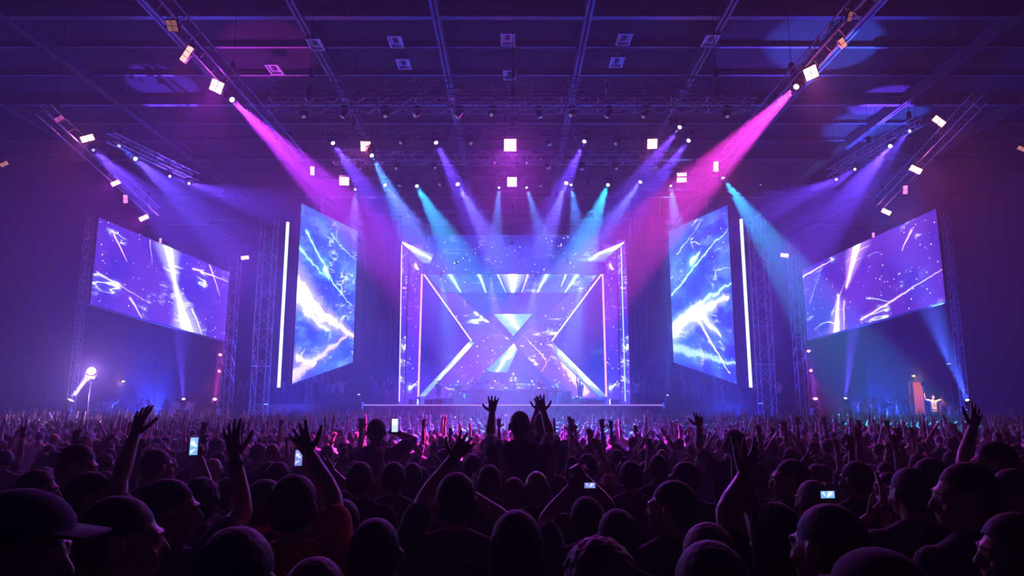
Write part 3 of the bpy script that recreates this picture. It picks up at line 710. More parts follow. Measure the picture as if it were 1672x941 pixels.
# floor lamps that shine upwards
def FL(px, py, Y, tx, ty, TY, c, pw, ang, lab, **k):
    p = at(px, py, Y); z0 = floor_z(Y)
    o = moving_head(p, at(tx, ty, TY) if px == 111 else at(tx, ty, TY-2), c, pw*K*1.5, ang, lab, 'upward floor lights', upright=True, **k)
    # flight case that lifts the lamp above the heads
    s = k.get('s', 1); top = p.z-.33*s-.12*s
    bm = bmesh.new(); h = top-z0; box(bm, (0, 0, h/2), (.55, .55, h), bevel=.02)
    c0 = build('lamp_riser', bm, M['black'], loc=(p.x, p.y, z0))
    bm = bmesh.new()
    for zz in (.02, h-.02):
        for sx in (-1, 1): box(bm, (sx*.27, 0, zz), (.03, .56, .03)); box(bm, (0, sx*.27, zz), (.56, .03, .03))
    build('edge_trim', bm, M['dark_steel'], c0)
    tag(c0, 'black riser case under the %s' % lab, 'case', 'riser cases of the floor lights')
    return o
FL(111, 660, 34, 150, 606, 34.2, (.3, .22, .9), 1300000, 9, 'floor light far left with a short blazing violet beam', em=30, s=1.2, halo=250)
FL(300, 656, 42, 288, 480, 40, VI, 60000, 11, 'floor light under the left wide screen, soft violet beam', em=24)
FL(350, 656, 42, 360, 590, 42, HP, 12000, 12, 'floor light with a short pink beam left of the towers', em=20)
FL(586, 648, 46, 582, 480, 46, WV, 40000, 8, 'floor light beside the left drape, narrow beam straight up', em=20, s=.8)
FL(1090, 649, 46, 1094, 480, 46, WB, 40000, 8, 'floor light beside the right drape, narrow beam straight up', em=14, s=.8)
FL(1332, 655, 42, 1322, 590, 42, VI, 14000, 12, 'floor light with a short violet beam right of the towers', em=20)
FL(1380, 655, 42, 1405, 440, 40, VI, 110000, 11, 'floor light under the right wide screen, bright violet beam', em=24)
FL(1581, 658, 36, 1530, 530, 36, BL, 70000, 14, 'floor light far right with a blue beam leaning left', em=20)
def post(px, py, Y, s, label):
    p = at(px, py, Y); z0 = floor_z(Y); h = p.z-.33*s-.12*s-z0
    c0 = empty('lamp_stand', (p.x, p.y, z0))
    bm = bmesh.new(); cyl(bm, (0, 0, .3), (0, 0, h), .03, n=8); box(bm, (0, 0, h-.01), (.2, .2, .02)); build('post', bm, M['dark_steel'], c0)
    for k in range(3):
        a = k*2.09; bm = bmesh.new(); cyl(bm, (0, 0, .8), (.5*math.cos(a), .5*math.sin(a), 0), .018, n=6); build('leg', bm, M['dark_steel'], c0)
    tag(c0, label, 'stand', 'lamp stands')
moving_head(at(150, 606, 34.2), Vector((-6, 4, 1)), (.5, .25, 1), 700, 60, 'blazing violet-white lamp above the far left floor light', 'mid-height lamps', em=60, halo=1200, s=1.3, upright=True); post(150, 606, 34.2, 1.3, 'tripod post carrying the blazing violet-white lamp')
moving_head(at(360, 576, 44), at(350, 655, 42), PK, 15000, 14, 'pink lamp on the slim left tower, upper one', 'mid-height lamps', em=26, halo=40)
moving_head(at(360, 604, 44), at(330, 640, 42), PK, 2000, 30, 'pink lamp on the slim left tower, lower one', 'mid-height lamps', em=8, halo=15)
moving_head(at(1320, 570, 44), at(1330, 655, 42), PK, 15000, 14, 'pinkish white lamp on the slim right tower, upper one', 'mid-height lamps', em=26, halo=40)
moving_head(at(1323, 603, 44), at(1340, 640, 42), PK, 2000, 30, 'pink lamp on the slim right tower, lower one', 'mid-height lamps', em=8, halo=15)
moving_head(at(1551, 600, 35.8), at(1515, 480, 36), BL, 90000, 24, 'lamp on a pole far right throwing a wide blue beam upwards', 'mid-height lamps', em=30, halo=60, upright=True); post(1551, 600, 35.8, 1.0, 'tripod post carrying the far right blue lamp')

# added blue wash floods at the wings and over the stage, tinting the haze
def flood(pos, target, col, pw, ang, label):
    pos = Vector(pos); d = (Vector(target)-pos).normalized()
    root = empty('added_wash_flood', pos)
    bm = bmesh.new(); box(bm, (0, 0, .12), (.5, .3, .2), bevel=.03)
    for s in (-1, 1): box(bm, (s*.27, 0, .15), (.02, .05, .4))
    a = build('housing', bm, M['housing'], root); e = (-d).to_track_quat('Z', 'X').to_euler(); a.rotation_euler = e
    bm = bmesh.new(); box(bm, (0, 0, .012), (.44, .24, .02)); l = build('lens', bm, None, root); l.rotation_euler = e
    l.data.materials.append(lens_mat(col, 1.5))
    add_light(root, d*.08, d, col, pw, ang, blend=1, size=.2)
    tag(root, label, 'flood light', 'added blue wash floods')
WSH = (.02, .05, 1)
flood((-24, 47, 1.2), (-24, 30, 5), WSH, 17000, 120, 'added blue flood on the floor behind the left wide screen')
flood((24, 47, 1.2), (24, 30, 5), WSH, 17000, 120, 'added blue flood on the floor behind the right wide screen')
flood((-6.2, 50.2, ST+.25), (-14, 30, 5), WSH, 8500, 150, 'added blue flood at the left foot of the portal')
flood((6.2, 50.2, ST+.25), (14, 30, 5), WSH, 8500, 150, 'added blue flood at the right foot of the portal')
flood((0, 45, 12.3), (0, 40, 0), WSH, 6500, 150, 'added blue flood over the stage front, at centre')

# unlit heads between the working ones; faint lens emission paints their glint
LIT = [(541, 230), (605, 250), (710, 229), (956, 227), (1113, 204), (1127, 226), (580, 307), (626, 299), (679, 301), (745, 297), (815, 304), (859, 304), (926, 295), (994, 299), (1048, 294), (1095, 301), (833, 237), (836, 297), (597, 239), (1065, 235), (562, 295), (1113, 290)]
rr = random.Random(21)
for (y_, Y_, x0, x1, n_, lab) in ((186, 24, 470, 1210, 12, 'dark unlit moving light under the long bare truss nearest the camera'), (232, 28, 570, 1090, 9, 'dark unlit moving light in the upper row'),
                                  (272, 31, 560, 1100, 9, 'dark unlit moving light under the bare cross truss'), (300, 33, 530, 1150, 8, 'dark unlit moving light in the lower row')):
    for k in range(n_):
        px = x0+(x1-x0)*(k+.5)/n_+rr.uniform(-9, 9)
        if any(abs(px-a) < 20 and abs(y_-b) < 26 for a, b in LIT): continue
        p = at(px, y_, Y_)
        o = moving_head(p, p+Vector((rr.uniform(-1, 1), rr.uniform(-1.5, .2), -1.2)), VI, 0, 20, lab, lab.replace('light', 'lights'), em=.9, s=.85)

for (px, tx, c, lab) in ((720, 748, (.1, .6, 1), 'cyan stage light over the drum kit'), (800, 830, (.5, .3, 1), 'added violet stage light over the booth, left'), (875, 850, (.2, .5, 1), 'added blue stage light over the booth, right'), (950, 925, (.2, .6, 1), 'added pale cyan stage light over the amplifiers')):
    moving_head(at(px, 452, 50.5), at(tx, 648, 49.6), c, 70000, 20, lab, 'added lights under the portal header', em=6, s=.7)  # lamps added to brighten the performers and the booth
flood((-14.5, 47.2, floor_z(47)+.35), (-15, 38, 9), WSH, 12000, 120, 'added blue flood on the floor before the left stage wing')  # two more floods added to deepen the blue of the haze
flood((14.5, 47.2, floor_z(47)+.35), (15, 38, 9), WSH, 12000, 120, 'added blue flood on the floor before the right stage wing')
# ------------------------------------------------------------------ people
mat('skin', (.50, .30, .22), .36, noise=.12, nscale=6)
mat('skin_tan', (.36, .20, .14), .36, noise=.12, nscale=6)
mat('hair_black', (.010, .008, .008), .62, noise=.4, nscale=60, bump=.15)
mat('hair_brown', (.04, .025, .018), .6, noise=.4, nscale=60, bump=.15)
mat('hair_fair', (.20, .14, .10), .6, noise=.3, nscale=60, bump=.15)
for n_, c_ in dict(black=(.01, .01, .013), navy=(.012, .016, .05), grey=(.09, .09, .10), white=(.45, .43, .45), maroon=(.16, .02, .03), orange=(.6, .12, .03), purple=(.10, .04, .14), denim=(.03, .05, .10)).items():
    mat('cloth_'+n_, tuple(1.5*q for q in c_), .85, noise=.15, nscale=5, bump=.15, sheen=.15)
mat('shoe', (.03, .03, .035), .5)

_tmp = []
def remeshed(bm, voxel, smooth=2, fac=.5, deci=None):
    "fuse overlapping solids of bm into one continuous skin; returns a mesh"
    me = bpy.data.meshes.new('tmp'); bmesh.ops.recalc_face_normals(bm, faces=bm.faces); bm.to_mesh(me); bm.free()
    o = bpy.data.objects.new('tmp', me); C.objects.link(o)
    r = o.modifiers.new('r', 'REMESH'); r.mode = 'VOXEL'; r.voxel_size = voxel; r.use_smooth_shade = True
    if smooth: m = o.modifiers.new('s', 'SMOOTH'); m.factor = fac; m.iterations = smooth
    if deci: m = o.modifiers.new('d', 'DECIMATE'); m.ratio = deci
    dg = bpy.context.evaluated_depsgraph_get()
    out = bpy.data.meshes.new_from_object(o.evaluated_get(dg)); out.name = 'body'
    bpy.data.objects.remove(o); bpy.data.meshes.remove(me); out.materials.clear()
    return out

def head_bm(bm, O, face=True, ears=True, nod=0.0):
    "head, face and ears; O maps head space (origin at the base of the skull, +Y forward) to body space"
    def E(c, r, sub=3): 
        vs = ball(bm, (0, 0, 0), r, sub)
        bmesh.ops.transform(bm, matrix=O @ Matrix.Translation(c), verts=vs)
    E((0, -.012, .125), (.074, .093, .088)); E((0, .035, .085), (.062, .062, .085)); E((0, .045, .035), (.046, .048, .042))
    E((0, -.03, .07), (.062, .065, .06)); E((0, .068, .005+.018), (.026, .024, .02))           # jaw, occiput, chin
    if face:
        a, b = O @ Vector((0, .088, .112)), O @ Vector((0, .108, .072)); capsule(bm, a, b, .009, .0155, 8)
        for s in (-1, 1):
            capsule(bm, O @ Vector((s*.012, .092, .122)), O @ Vector((s*.048, .078, .122)), .011, .009, 8)   # brow
            E((s*.032, .082, .103), (.013, .010, .010), 2); E((s*.042, .062, .07), (.022, .026, .022), 2)    # eye, cheek
            E((s*.010, .101, .068), (.009, .009, .008), 2)
        capsule(bm, O @ Vector((-.018, .088, .043)), O @ Vector((.018, .088, .043)), .0075, .0075, 8)
        capsule(bm, O @ Vector((-.015, .087, .033)), O @ Vector((.015, .087, .033)), .008, .008, 8)
    if ears:
        for s in (-1, 1):
            vs = ball(bm, (0, 0, 0), (.010, .020, .032), 2)
            bmesh.ops.transform(bm, matrix=O @ Matrix.Translation((s*.083, -.010, .095)) @ Matrix.Rotation(s*.3, 4, 'Z') @ Matrix.Rotation(-.15, 4, 'X'), verts=vs)

def hand_bm(bm, wr, fd, palm, side, pose='open'):
    "five fingers; wr wrist point, fd direction of the hand, palm: direction the palm faces, side: +1 right hand, -1 left"
    f = Vector(fd).normalized(); p = Vector(palm); p = (p-f*p.dot(f)).normalized(); t = f.cross(p).normalized()*side  # towards the little finger... flipped below
    t = -t
    Wp = lambda a, b, c: wr + t*a + f*b + p*c      # a: thumbward
    capsule(bm, Wp(0, -.01, 0), Wp(0, .03, 0), .024, .03, 10, flat=.75, up=p)
    for a in (-.027, -.009, .009, .027): capsule(bm, Wp(a*.6, .02, 0), Wp(a, .088, 0), .016, .0135, 8)
    curl = {'open': .12, 'relax': .6, 'fist': 1.55, 'grip': 1.15}[pose]
    spread = {'open': .16, 'relax': .06, 'fist': 0, 'grip': .02}[pose]
    for i, (a, L) in enumerate(((-.029, .062), (-.010, .078), (.010, .084), (.029, .076))):
        c = Wp(a, .09, 0); ang = 0; sp = spread*(i-1.5)
        for k, (fr, r0, r1) in enumerate(((.45, .0105, .0098), (.31, .0098, .009), (.24, .009, .0078))):
            ang += curl*(.55 if k == 0 else .75)
            d = (f*math.cos(ang) + p*math.sin(ang) + t*sp*math.cos(ang)).normalized()
            e = c+d*(L*fr*1.12); capsule(bm, c, e, r0, r1, 8); c = e
    c = Wp(.026, .022, .004)
    out, fwd = (.8, .6) if pose == 'open' else (.5, .6)
    for k, (L, r0, r1) in enumerate(((.042, .0135, .012), (.032, .012, .0105), (.026, .0105, .009))):
        d = (t*(out-.18*k) + f*(fwd+.12*k) + p*(.15+.28*curl*k*.6)).normalized(); e = c+d*L; capsule(bm, c, e, r0, r1, 8); c = e

ARMS = {  # elbow direction, forearm direction, hand pose, palm direction (for the right side, x mirrored for the left)
    'down': ((.16, -.02, -1), (.05, .3, -1), 'relax', (-1, 0, 0)),
    'bent': ((.25, .15, -1), (-.35, .9, .35), 'relax', (-.6, 0, -.8)),
    'up': ((.62, .25, .62), (.02, .08, 1), 'open', (0, 1, 0)),
    'high': ((.30, .25, .95), (-.05, .1, 1), 'open', (0, 1, 0)),
    'wide': ((.95, .15, .28), (.18, .05, 1), 'open', (0, 1, 0)),
    'clap': ((.45, .55, .55), (-.62, .1, 1), 'open', (-1, 0, 0)),
    'phone': ((.35, .75, .35), (-.28, .35, 1), 'grip', (-.3, 1, 0)),
    'fist': ((.35, .3, .9), (.0, .15, 1), 'fist', (0, 1, 0)),
    'point': ((.5, .5, .75), (.1, .35, 1), 'relax', (0, 1, 0)),
}
def arm_points(side, spec, sh):
    if isinstance(spec, str): ed, fd, hp, pd = ARMS[spec]
    else: ed, fd, hp, pd = spec
    m = Vector((side, 1, 1)); v = lambda q: Vector((q[0]*m.x, q[1], q[2])).normalized()
    el = sh + v(ed)*.285; wr = el + v(fd)*.255
    return el, wr, v(fd), v(pd), hp

def person(name='concertgoer', left='down', right='down', yaw=0, hair='short', shirt='black', skin='skin', hairm='hair_black', detail=1.0,
           trousers='denim', width=1.0, lean=0.0, nod=0.0, sleeve=.6, cap=None, lowpoly=False, seed=0, band=None):
    """standing figure, feet at the origin, facing +Y; yaw turns the head. Returns the body object with its parts as children"""
    vx = .013/detail
    S = [Vector((s*.185*width, 0, 1.425)) for s in (-1, 1)]
    arms = [arm_points(-1, left, S[0]), arm_points(1, right, S[1])]
    for i, a in enumerate(arms):      # raised arms lift the shoulder
        lift = max(0, (a[0]-S[i]).z)*.18; S[i] = S[i] + Vector((-(1 if i else -1)*lift*.3, 0, lift))
    O = Matrix.Translation((0, .022+lean*.3, 1.54)) @ Matrix.Rotation(R(yaw), 4, 'Z') @ Matrix.Rotation(R(-nod), 4, 'X') @ Matrix.Diagonal((1.06, 1.06, 1.08, 1))
    w = width
    def torso(bm, g=0.0):
        capsule(bm, (-.135*w, -.005, 1.40), (.135*w, -.005, 1.40), .068+g, .068+g, 12)
        capsule(bm, (0, -.01, 1.44), (0, -.01, 1.2), .085+g, .13+g, 14, flat=.8)
        for s in (-1, 1):
            capsule(bm, (s*.085*w, 0, 1.33), (s*.07*w, 0, 1.05), .108+g, .088+g, 14, flat=.92)
            capsule(bm, (s*.03, -.01, 1.49), (s*.15*w, -.01, 1.425), .045+g, .05+g, 10)       # trapezius
        capsule(bm, (-.06*w, 0, .98), (.06*w, 0, .98), .115+g, .115+g, 14)
        capsule(bm, (-.07*w, -.01, .90), (.07*w, -.01, .90), .11+g, .11+g, 14)
    def legs(bm, g=0.0, foot=True):
        for s in (-1, 1):
            capsule(bm, (s*.09, 0, .88), (s*.105, .015, .48), .092+g, .058+g, 12); capsule(bm, (s*.105, .015, .48), (s*.115, -.01, .09), .058+g, .042+g, 12)
            capsule(bm, (s*.105, -.012, .40), (s*.108, -.025, .30), .05+g, .048+g, 10)
            if foot: capsule(bm, (s*.115, -.045, .042), (s*.13, .14, .034), .042, .034, 10)
    def arm(bm, i, g=0.0, upto=2.0, sh=True):
        s0 = S[i]; el, wr = arms[i][0], arms[i][1]; el = s0+(arms[i][0]-Vector(((-1, 1)[i]*.185*width, 0, 1.425))); wr = el+(arms[i][1]-arms[i][0])
        if upto <= 1.0:
            e = s0.lerp(el, upto); capsule(bm, s0, e, .060+g, .054+g+.008*(upto < 1), 12)
        else:
            capsule(bm, s0, el, .056+g, .043+g, 12); capsule(bm, el, el.lerp(wr, .3), .042+g, .044+g, 12); capsule(bm, el.lerp(wr, .3), wr, .044+g, .027+g, 12)
        return wr
    if lowpoly:
        bm = bmesh.new(); torso(bm, .01); legs(bm, .012); head_bm(bm, O, face=False, ears=False)
        capsule(bm, (0, 0, 1.44), (0, .02, 1.58), .055, .055, 8)
        for i in (0, 1):
            wr = arm(bm, i); f = arms[i][2]; capsule(bm, wr, wr+f*.12, .035, .03, 8)
        return remeshed(bm, .03, 1, deci=.22)
    # --- body: one skin
    bm = bmesh.new(); torso(bm); legs(bm); capsule(bm, (0, -.005, 1.43), (0, .015+lean*.2, 1.59), .058, .055, 14)
    capsule(bm, (0, .01, 1.54), (0, .022+lean*.3, 1.62), .052, .05, 12)
    wrs = []
    for i in (0, 1): wrs.append(arm(bm, i))
    head_bm(bm, O)
    if detail <= 1.05:
        for i in (0, 1): hand_bm(bm, wrs[i], arms[i][2], arms[i][3], (-1, 1)[i], arms[i][4])
        body = remeshed(bm, vx if detail < .9 else .0105, 1)
        extra = None
    else:
        body = remeshed(bm, .0115, 2)
        bm2 = bmesh.new()
        for i in (0, 1):
            hand_bm(bm2, wrs[i], arms[i][2], arms[i][3], (-1, 1)[i], arms[i][4])
            capsule(bm2, wrs[i]-arms[i][2]*.06, wrs[i], .033, .027, 12)
        hands = remeshed(bm2, .0045, 1)
        bm3 = bmesh.new(); head_bm(bm3, O); hd = remeshed(bm3, .0055, 2)
        j = bmesh.new(); j.from_mesh(body); j.from_mesh(hands); j.from_mesh(hd); j.to_mesh(body); j.free()
        bpy.data.meshes.remove(hands); bpy.data.meshes.remove(hd)
    body.materials.append(M[skin]); body.materials.append(M['shoe'])
    n = len(body.polygons); cz = np.empty(n*3); body.polygons.foreach_get('center', cz); cz = cz.reshape(-1, 3)[:, 2]
    body.polygons.foreach_set('material_index', (cz < .085).astype(np.int32)); body.polygons.foreach_set('use_smooth', np.ones(n, bool))
    root = bpy.data.objects.new(name, body); C.objects.link(root)
    # --- shirt, trousers
    bm = bmesh.new(); torso(bm, .018); capsule(bm, (-.07*w, -.01, .86), (.07*w, -.01, .86), .135, .135, 14)
    for i in (0, 1): arm(bm, i, .012, sleeve if sleeve <= 1 else 2.0)
    sh = remeshed(bm, .016, 3); sh.materials.append(M['cloth_'+shirt]); sh.name = 'shirt'; smooth_all(sh)
    tb = bmesh.new(); tb.from_mesh(sh)
    bmesh.ops.bisect_plane(tb, geom=tb.verts[:]+tb.edges[:]+tb.faces[:], plane_co=(0, 0, .82), plane_no=(0, .05, -1), clear_outer=True); tb.to_mesh(sh); tb.free(); smooth_all(sh)
    link_mesh('shirt', sh, None, root)
    bm = bmesh.new(); legs(bm, .016, foot=False); capsule(bm, (-.07*w, -.01, .92), (.07*w, -.01, .92), .12, .12, 14)
    tr = remeshed(bm, .02, 2); tr.materials.append(M['cloth_'+trousers]); smooth_all(tr); link_mesh('trousers', tr, None, root)
    # --- hair
    if hair != 'bald':
        bm = bmesh.new(); q = lambda c: O @ Vector(c)
        def E(c, r): vs = ball(bm, (0, 0, 0), r, 3); bmesh.ops.transform(bm, matrix=O @ Matrix.Translation(c), verts=vs)
        t = {'short': .010, 'buzz': .003, 'quiff': .014, 'long': .016, 'bun': .011, 'bob': .018, 'curly': .026, 'cap': .010}.get(hair, .01)
        E((0, -.021, .128), (.074+t, .091+t, .087+t)); E((0, -.032, .085), (.066+t, .068+t, .06+t))
        if hair == 'quiff': capsule(bm, q((-.03, .05, .196)), q((.03, .052, .197)), .02, .02, 10); E((0, .01, .19), (.06, .07, .032))
        if hair == 'long':
            for s in (-1, 0, 1): capsule(bm, q((s*.05, -.045, .12)), q((s*.065, -.07, -.14)), .05, .04, 10)
        if hair == 'bob':
            for s in (-1, 0, 1): capsule(bm, q((s*.055, -.03, .12)), q((s*.06, -.03, .01)), .045, .04, 10)
        if hair == 'bun': E((0, -.07, .235), (.042, .042, .038))
        if hair == 'curly':
            rnd = random.Random(seed)
            for _ in range(60):
                a = rnd.uniform(0, 6.28); b = rnd.uniform(-.2, 1.5); E((.09*math.cos(a)*math.cos(b), -.02+.105*math.sin(a)*math.cos(b), .12+.1*math.sin(b)), (.022,)*3)
        hm_ = remeshed(bm, .008 if detail <= 1.05 else .006, 2)
        tb = bmesh.new(); tb.from_mesh(hm_); Oi = O.inverted()
        def cut(v):
            c = Oi @ v.co
            if c.y > .045 and c.z < .152+.3*max(0, .03-abs(c.x)): return True
            if hair in ('long', 'bob', 'curly'): return c.y > .02 and c.z < .13
            if c.y > -.005 and c.z < .125: return True
            if abs(c.x) > .05 and c.y > -.036 and c.z < .128: return True
            return c.z < .045-.25*min(0, c.y+.02) if c.y > -.05 else c.z < .035
        bmesh.ops.delete(tb, geom=[v for v in tb.verts if cut(v)], context='VERTS')
        if hair in ('curly', 'short', 'quiff'):
            for v in tb.verts: 
                nz = mnoise.noise(v.co*(55 if hair == 'curly' else 40)); v.co += v.normal*nz*(.005 if hair == 'curly' else .0015)
        tb.to_mesh(hm_); tb.free()
        hm_.materials.append(M[hairm]); smooth_all(hm_); link_mesh('hair', hm_, None, root)
    if cap:
        bm = bmesh.new()
        vs = ball(bm, (0, 0, 0), (.097, .117, .088), 3); bmesh.ops.transform(bm, matrix=O @ Matrix.Translation((0, -.008, .152)), verts=vs)
        bmesh.ops.delete(bm, geom=[v for v in bm.verts if (O.inverted() @ v.co).z < .142], context='VERTS')
        vs = box(bm, (0, 0, 0), (.12, .075, .008), bevel=.003); vs = [v for v in bm.verts if v.co.length < .2]
        bmesh.ops.transform(bm, matrix=O @ Matrix.Translation((0, .125, .150)) @ Matrix.Rotation(-.15, 4, 'X'), verts=vs)
        build('cap', bm, M['cloth_'+cap], root, smooth=True)
    if band:
        bm = bmesh.new(); i, bc = band
        s0 = S[i]; el = s0+(arms[i][0]-Vector(((-1, 1)[i]*.185*width, 0, 1.425))); wr = el+(arms[i][1]-arms[i][0]); f = arms[i][2]
        cyl(bm, wr-f*.045, wr-f*.02, .034, .032, 16); build('wristband', bm, bc, root, smooth=True)
    root['wr'] = [*(wrs[0]+arms[0][2]*.09), *(wrs[1]+arms[1][2]*.09)]
    return root
def smooth_all(me):
    me.polygons.foreach_set('use_smooth', np.ones(len(me.polygons), bool))
def wrist(o, i):
    w_ = o['wr']; return Vector(w_[3*i:3*i+3])
# ------------------------------------------------------------------ the people nearest the camera, one by one
LIM = []          # (x, y, radius) already taken
def pose_px(px, ex, ey, wx, wy, Y, hand='open', palm=(0, 1, 0)): return ('px', ex, ey, wx, wy, hand, palm)
def hero(px, top, Y, label, left='down', right='down', body=0, yaw=0, dx=0, **k):
    z0 = floor_z(Y); pt_ = at(px, top, Y); s = (pt_.z-z0)/1.79; width = k.get('width', 1)
    X = pt_.x; yb = R(body); arms = []
    for i, a in enumerate((left, right)):
        if isinstance(a, str): arms.append(a); continue
        ex, ey, wx, wy, hand, palm = tuple(a)+('open', (0, 1, 0))[len(a)-4:]
        sl = Vector(((-1, 1)[i]*.185*width, 0, 1.44)); Rz = Matrix.Rotation(yb, 3, 'Z'); sw = Vector((X, Y, z0)) + Rz @ sl * s
        def solve(frm, tx, ty, L):
            t = at(tx, ty, frm.y+.05) - frm; x, z = t.x, t.z; l = math.hypot(x, z)
            if l > L*.985: x *= L*.985/l; z *= L*.985/l
            return Vector((x, math.sqrt(max(0, L*L-x*x-z*z)), z))
        e = solve(sw, ex, ey, .285*s); f = solve(sw+e, wx, wy, .255*s); f.y *= .5
        m = Vector(((-1, 1)[i], 1, 1)); loc = lambda v: tuple(c*q for c, q in zip(Rz.transposed() @ v, m))
        arms.append((loc(e.normalized()), loc(f.normalized()), hand, palm))
    o = person('concertgoer', arms[0], arms[1], yaw=yaw, detail=k.pop('detail', 1.2), **k)
    o.location = (X, Y, z0); o.rotation_euler = (0, 0, yb); o.scale = (s, s, s)
    tag(o, label, 'person'); LIM.append((X, Y, .40)); 
    return o
# towards the right of the picture is a negative yaw
H = {}
H['corner'] = hero(22, 806, 1.7, 'man in a dark peaked cap at the lower left corner, seen in profile', yaw=-62, body=-25, cap='navy')
H['quiff'] = hero(198, 806, 2.15, 'large dark-haired man in three-quarter view, lower left foreground', yaw=-48, body=-12, hair='short', width=1.05)
H['teen'] = hero(277, 779, 3.0, 'man in profile with his right arm straight up and a wristband', right=(372, 856, 384, 768), yaw=-55, body=-15, shirt='purple', hair='short', band=(1, M['cloth_navy']))
H['back1'] = hero(436, 780, 3.5, 'dark-haired man with ear showing, directly left of the orange shirt', yaw=-25, shirt='navy')
H['orange'] = hero(482, 771, 2.9, 'concertgoer in an orange shirt raising the right arm', right=(532, 830, 513, 770), shirt='orange', yaw=-10)
H['big'] = hero(386, 854, 1.7, 'very large round dark head at the bottom edge, left of centre', hair='short', width=1.1)
H['ears'] = hero(613, 838, 2.35, 'close-cropped head with both ears showing, bottom edge left of centre', hair='buzz')
H['tee'] = hero(745, 768, 3.3, 'broad man in a black tee with both hands raised beside his head', left=(682, 830, 720, 778), right=(830, 868, 790, 826, 'open', (-.3, 1, 0)), width=1.18)
H['onshoulders'] = hero(615, 682, 8.0, 'person lifted above the crowd holding up a glowing phone', right=(672, 722, 655, 712, 'grip', (-.5, 1, 0)), left='bent', shirt='purple', skin='skin_tan', hair='short')
H['raised'] = hero(849, 668, 7.2, 'man in a black tee raised above the crowd with both arms up, centre', left=(797, 718, 801, 686), right=(903, 716, 892, 684), width=1.2, hair='buzz')
H['behind'] = hero(884, 672, 9.0, 'pale-haired head right behind the raised man at centre', hair='buzz', hairm='hair_fair', shirt='navy', left=(868, 706, 874, 680))
hero(799, 757, 5.4, 'dark round head between the broad tee man and the raised man', hair='short')
hero(838, 776, 5.2, 'fair short-haired head, left of the two pink-rimmed heads', hair='buzz', hairm='hair_fair', yaw=15)
hero(876, 765, 4.9, 'shaven head catching pink light, right of the two pink-rimmed heads', hair='bald')
hero(643, 752, 5.4, 'dark head just below the person holding up a phone', hair='short')
hero(589, 752, 5.0, 'dark head with the left hand raised beside it, left of centre', hair='short', left=(560, 812, 547, 782), yaw=-15)
hero(673, 755, 6.3, 'woman with long hair behind the broad tee man, to his left', hair='long', hairm='hair_brown')
H['phone5'] = hero(958, 808, 3.8, 'dark head with left arm high and a phone in the right hand', left=(890, 862, 922, 812), right=(1000, 838, 972, 806, 'grip', (-.3, 1, 0)), yaw=-8)
hero(1008, 828, 3.1, 'dark round head in front of the arm-raised man, right of centre', hair='short')
hero(1156, 849, 2.4, 'head with violet-rimmed hair behind the bottom-edge head, right of centre', hair='short', hairm='hair_fair')
hero(1160, 877, 1.75, 'large dark head at the bottom edge, right of centre', hair='short', width=1.1)
hero(978, 882, 2.1, 'head of curly hair tied up, catching violet light at the bottom edge', hair='curly', hairm='hair_fair', seed=3)
H['clasp'] = hero(1266, 819, 2.7, 'long-haired woman clapping with both hands to the left of her head', left=(1188, 856, 1212, 808, 'open', (.6, .6, 0)), right=(1240, 880, 1236, 822, 'open', (.5, -.6, 0)), hair='long', body=8)
hero(1350, 818, 2.15, 'man with left ear showing, in front of the small landscape phone', yaw=28, hair='short')
hero(1096, 782, 3.4, 'dark-haired man looking left, right of centre', yaw=48, body=10)
hero(1030, 750, 5.6, 'short-haired man in a dark shirt, square shoulders, right of centre', hair='short', width=1.1)
hero(1075, 739, 6.2, 'dark head behind the square-shouldered man, to his right', hair='buzz')
H['band'] = hero(1486, 760, 3.6, 'man clapping above eye level with a green wristband', left=(1396, 905, 1414, 846, 'open', (.7, .5, 0)), right=(1482, 905, 1456, 842, 'open', (-.7, .4, 0)), yaw=10, band=(1, None))
hero(1576, 752, 2.9, 'man in a black shirt seen in left profile, right foreground', yaw=62, body=18, width=1.1)
hero(1652, 763, 3.8, 'man in left profile at the right edge, fair rim on his hair', yaw=62, body=18, hairm='hair_brown')
hero(1623, 718, 4.4, 'man in left profile at the right, raising his left arm', left=(1600, 765, 1591, 716), yaw=60, body=15)
H['tall'] = hero(1198, 699, 7.0, 'person in a dark tee standing above the crowd right of centre', left=(1150, 738, 1143, 712, 'open'), hair='short', width=1.1)
H['land'] = hero(1325, 782, 4.3, 'fair-haired head beside the small landscape phone', right=(1362, 845, 1352, 822, 'grip', (-.3, 1, 0)), hairm='hair_fair', yaw=20)
hero(1396, 751, 4.9, 'dark head looking left between the landscape phone and the clapping man', yaw=30)
hero(1290, 748, 4.8, 'man looking left with one hand up, right of the tall person', yaw=58, body=10, right=(1292, 800, 1308, 772))
hero(1516, 746, 4.7, 'dark head looking left behind the clapping man', yaw=50, body=10)
hero(150, 768, 3.6, 'man looking right with the right arm raised, left side', right=(186, 800, 207, 742), yaw=-60, body=-15, shirt='grey')
hero(62, 765, 4.4, 'dark-haired man looking right near the left edge', yaw=-60, body=-15)
hero(120, 724, 4.8, 'man with lifted face looking right, second rank at the left', yaw=-58, body=-12, nod=12)
H['phoneL'] = hero(258, 732, 5.4, 'man looking right at the phone he holds up, left side', right=(318, 800, 326, 756, 'grip', (-.5, 1, 0)), yaw=-35)
H['phoneM'] = hero(455, 752, 5.6, 'person holding up a dim violet phone left of centre', right=(508, 800, 499, 766, 'grip', (-.5, 1, 0)), yaw=-10)
hero(843, 832, 2.7, 'long dark hair hanging straight down at the bottom, centre', hair='long')
hero(1440, 904, 1.6, 'dark capped head at the bottom edge towards the right', cap='black', width=1.1)
hero(1655, 838, 2.5, 'person in left profile at the lower right edge', yaw=60, body=20, hair='bob')
hero(1116, 752, 5.2, 'head with pink-rimmed cheek looking left, right of centre', yaw=55, hairm='hair_brown')
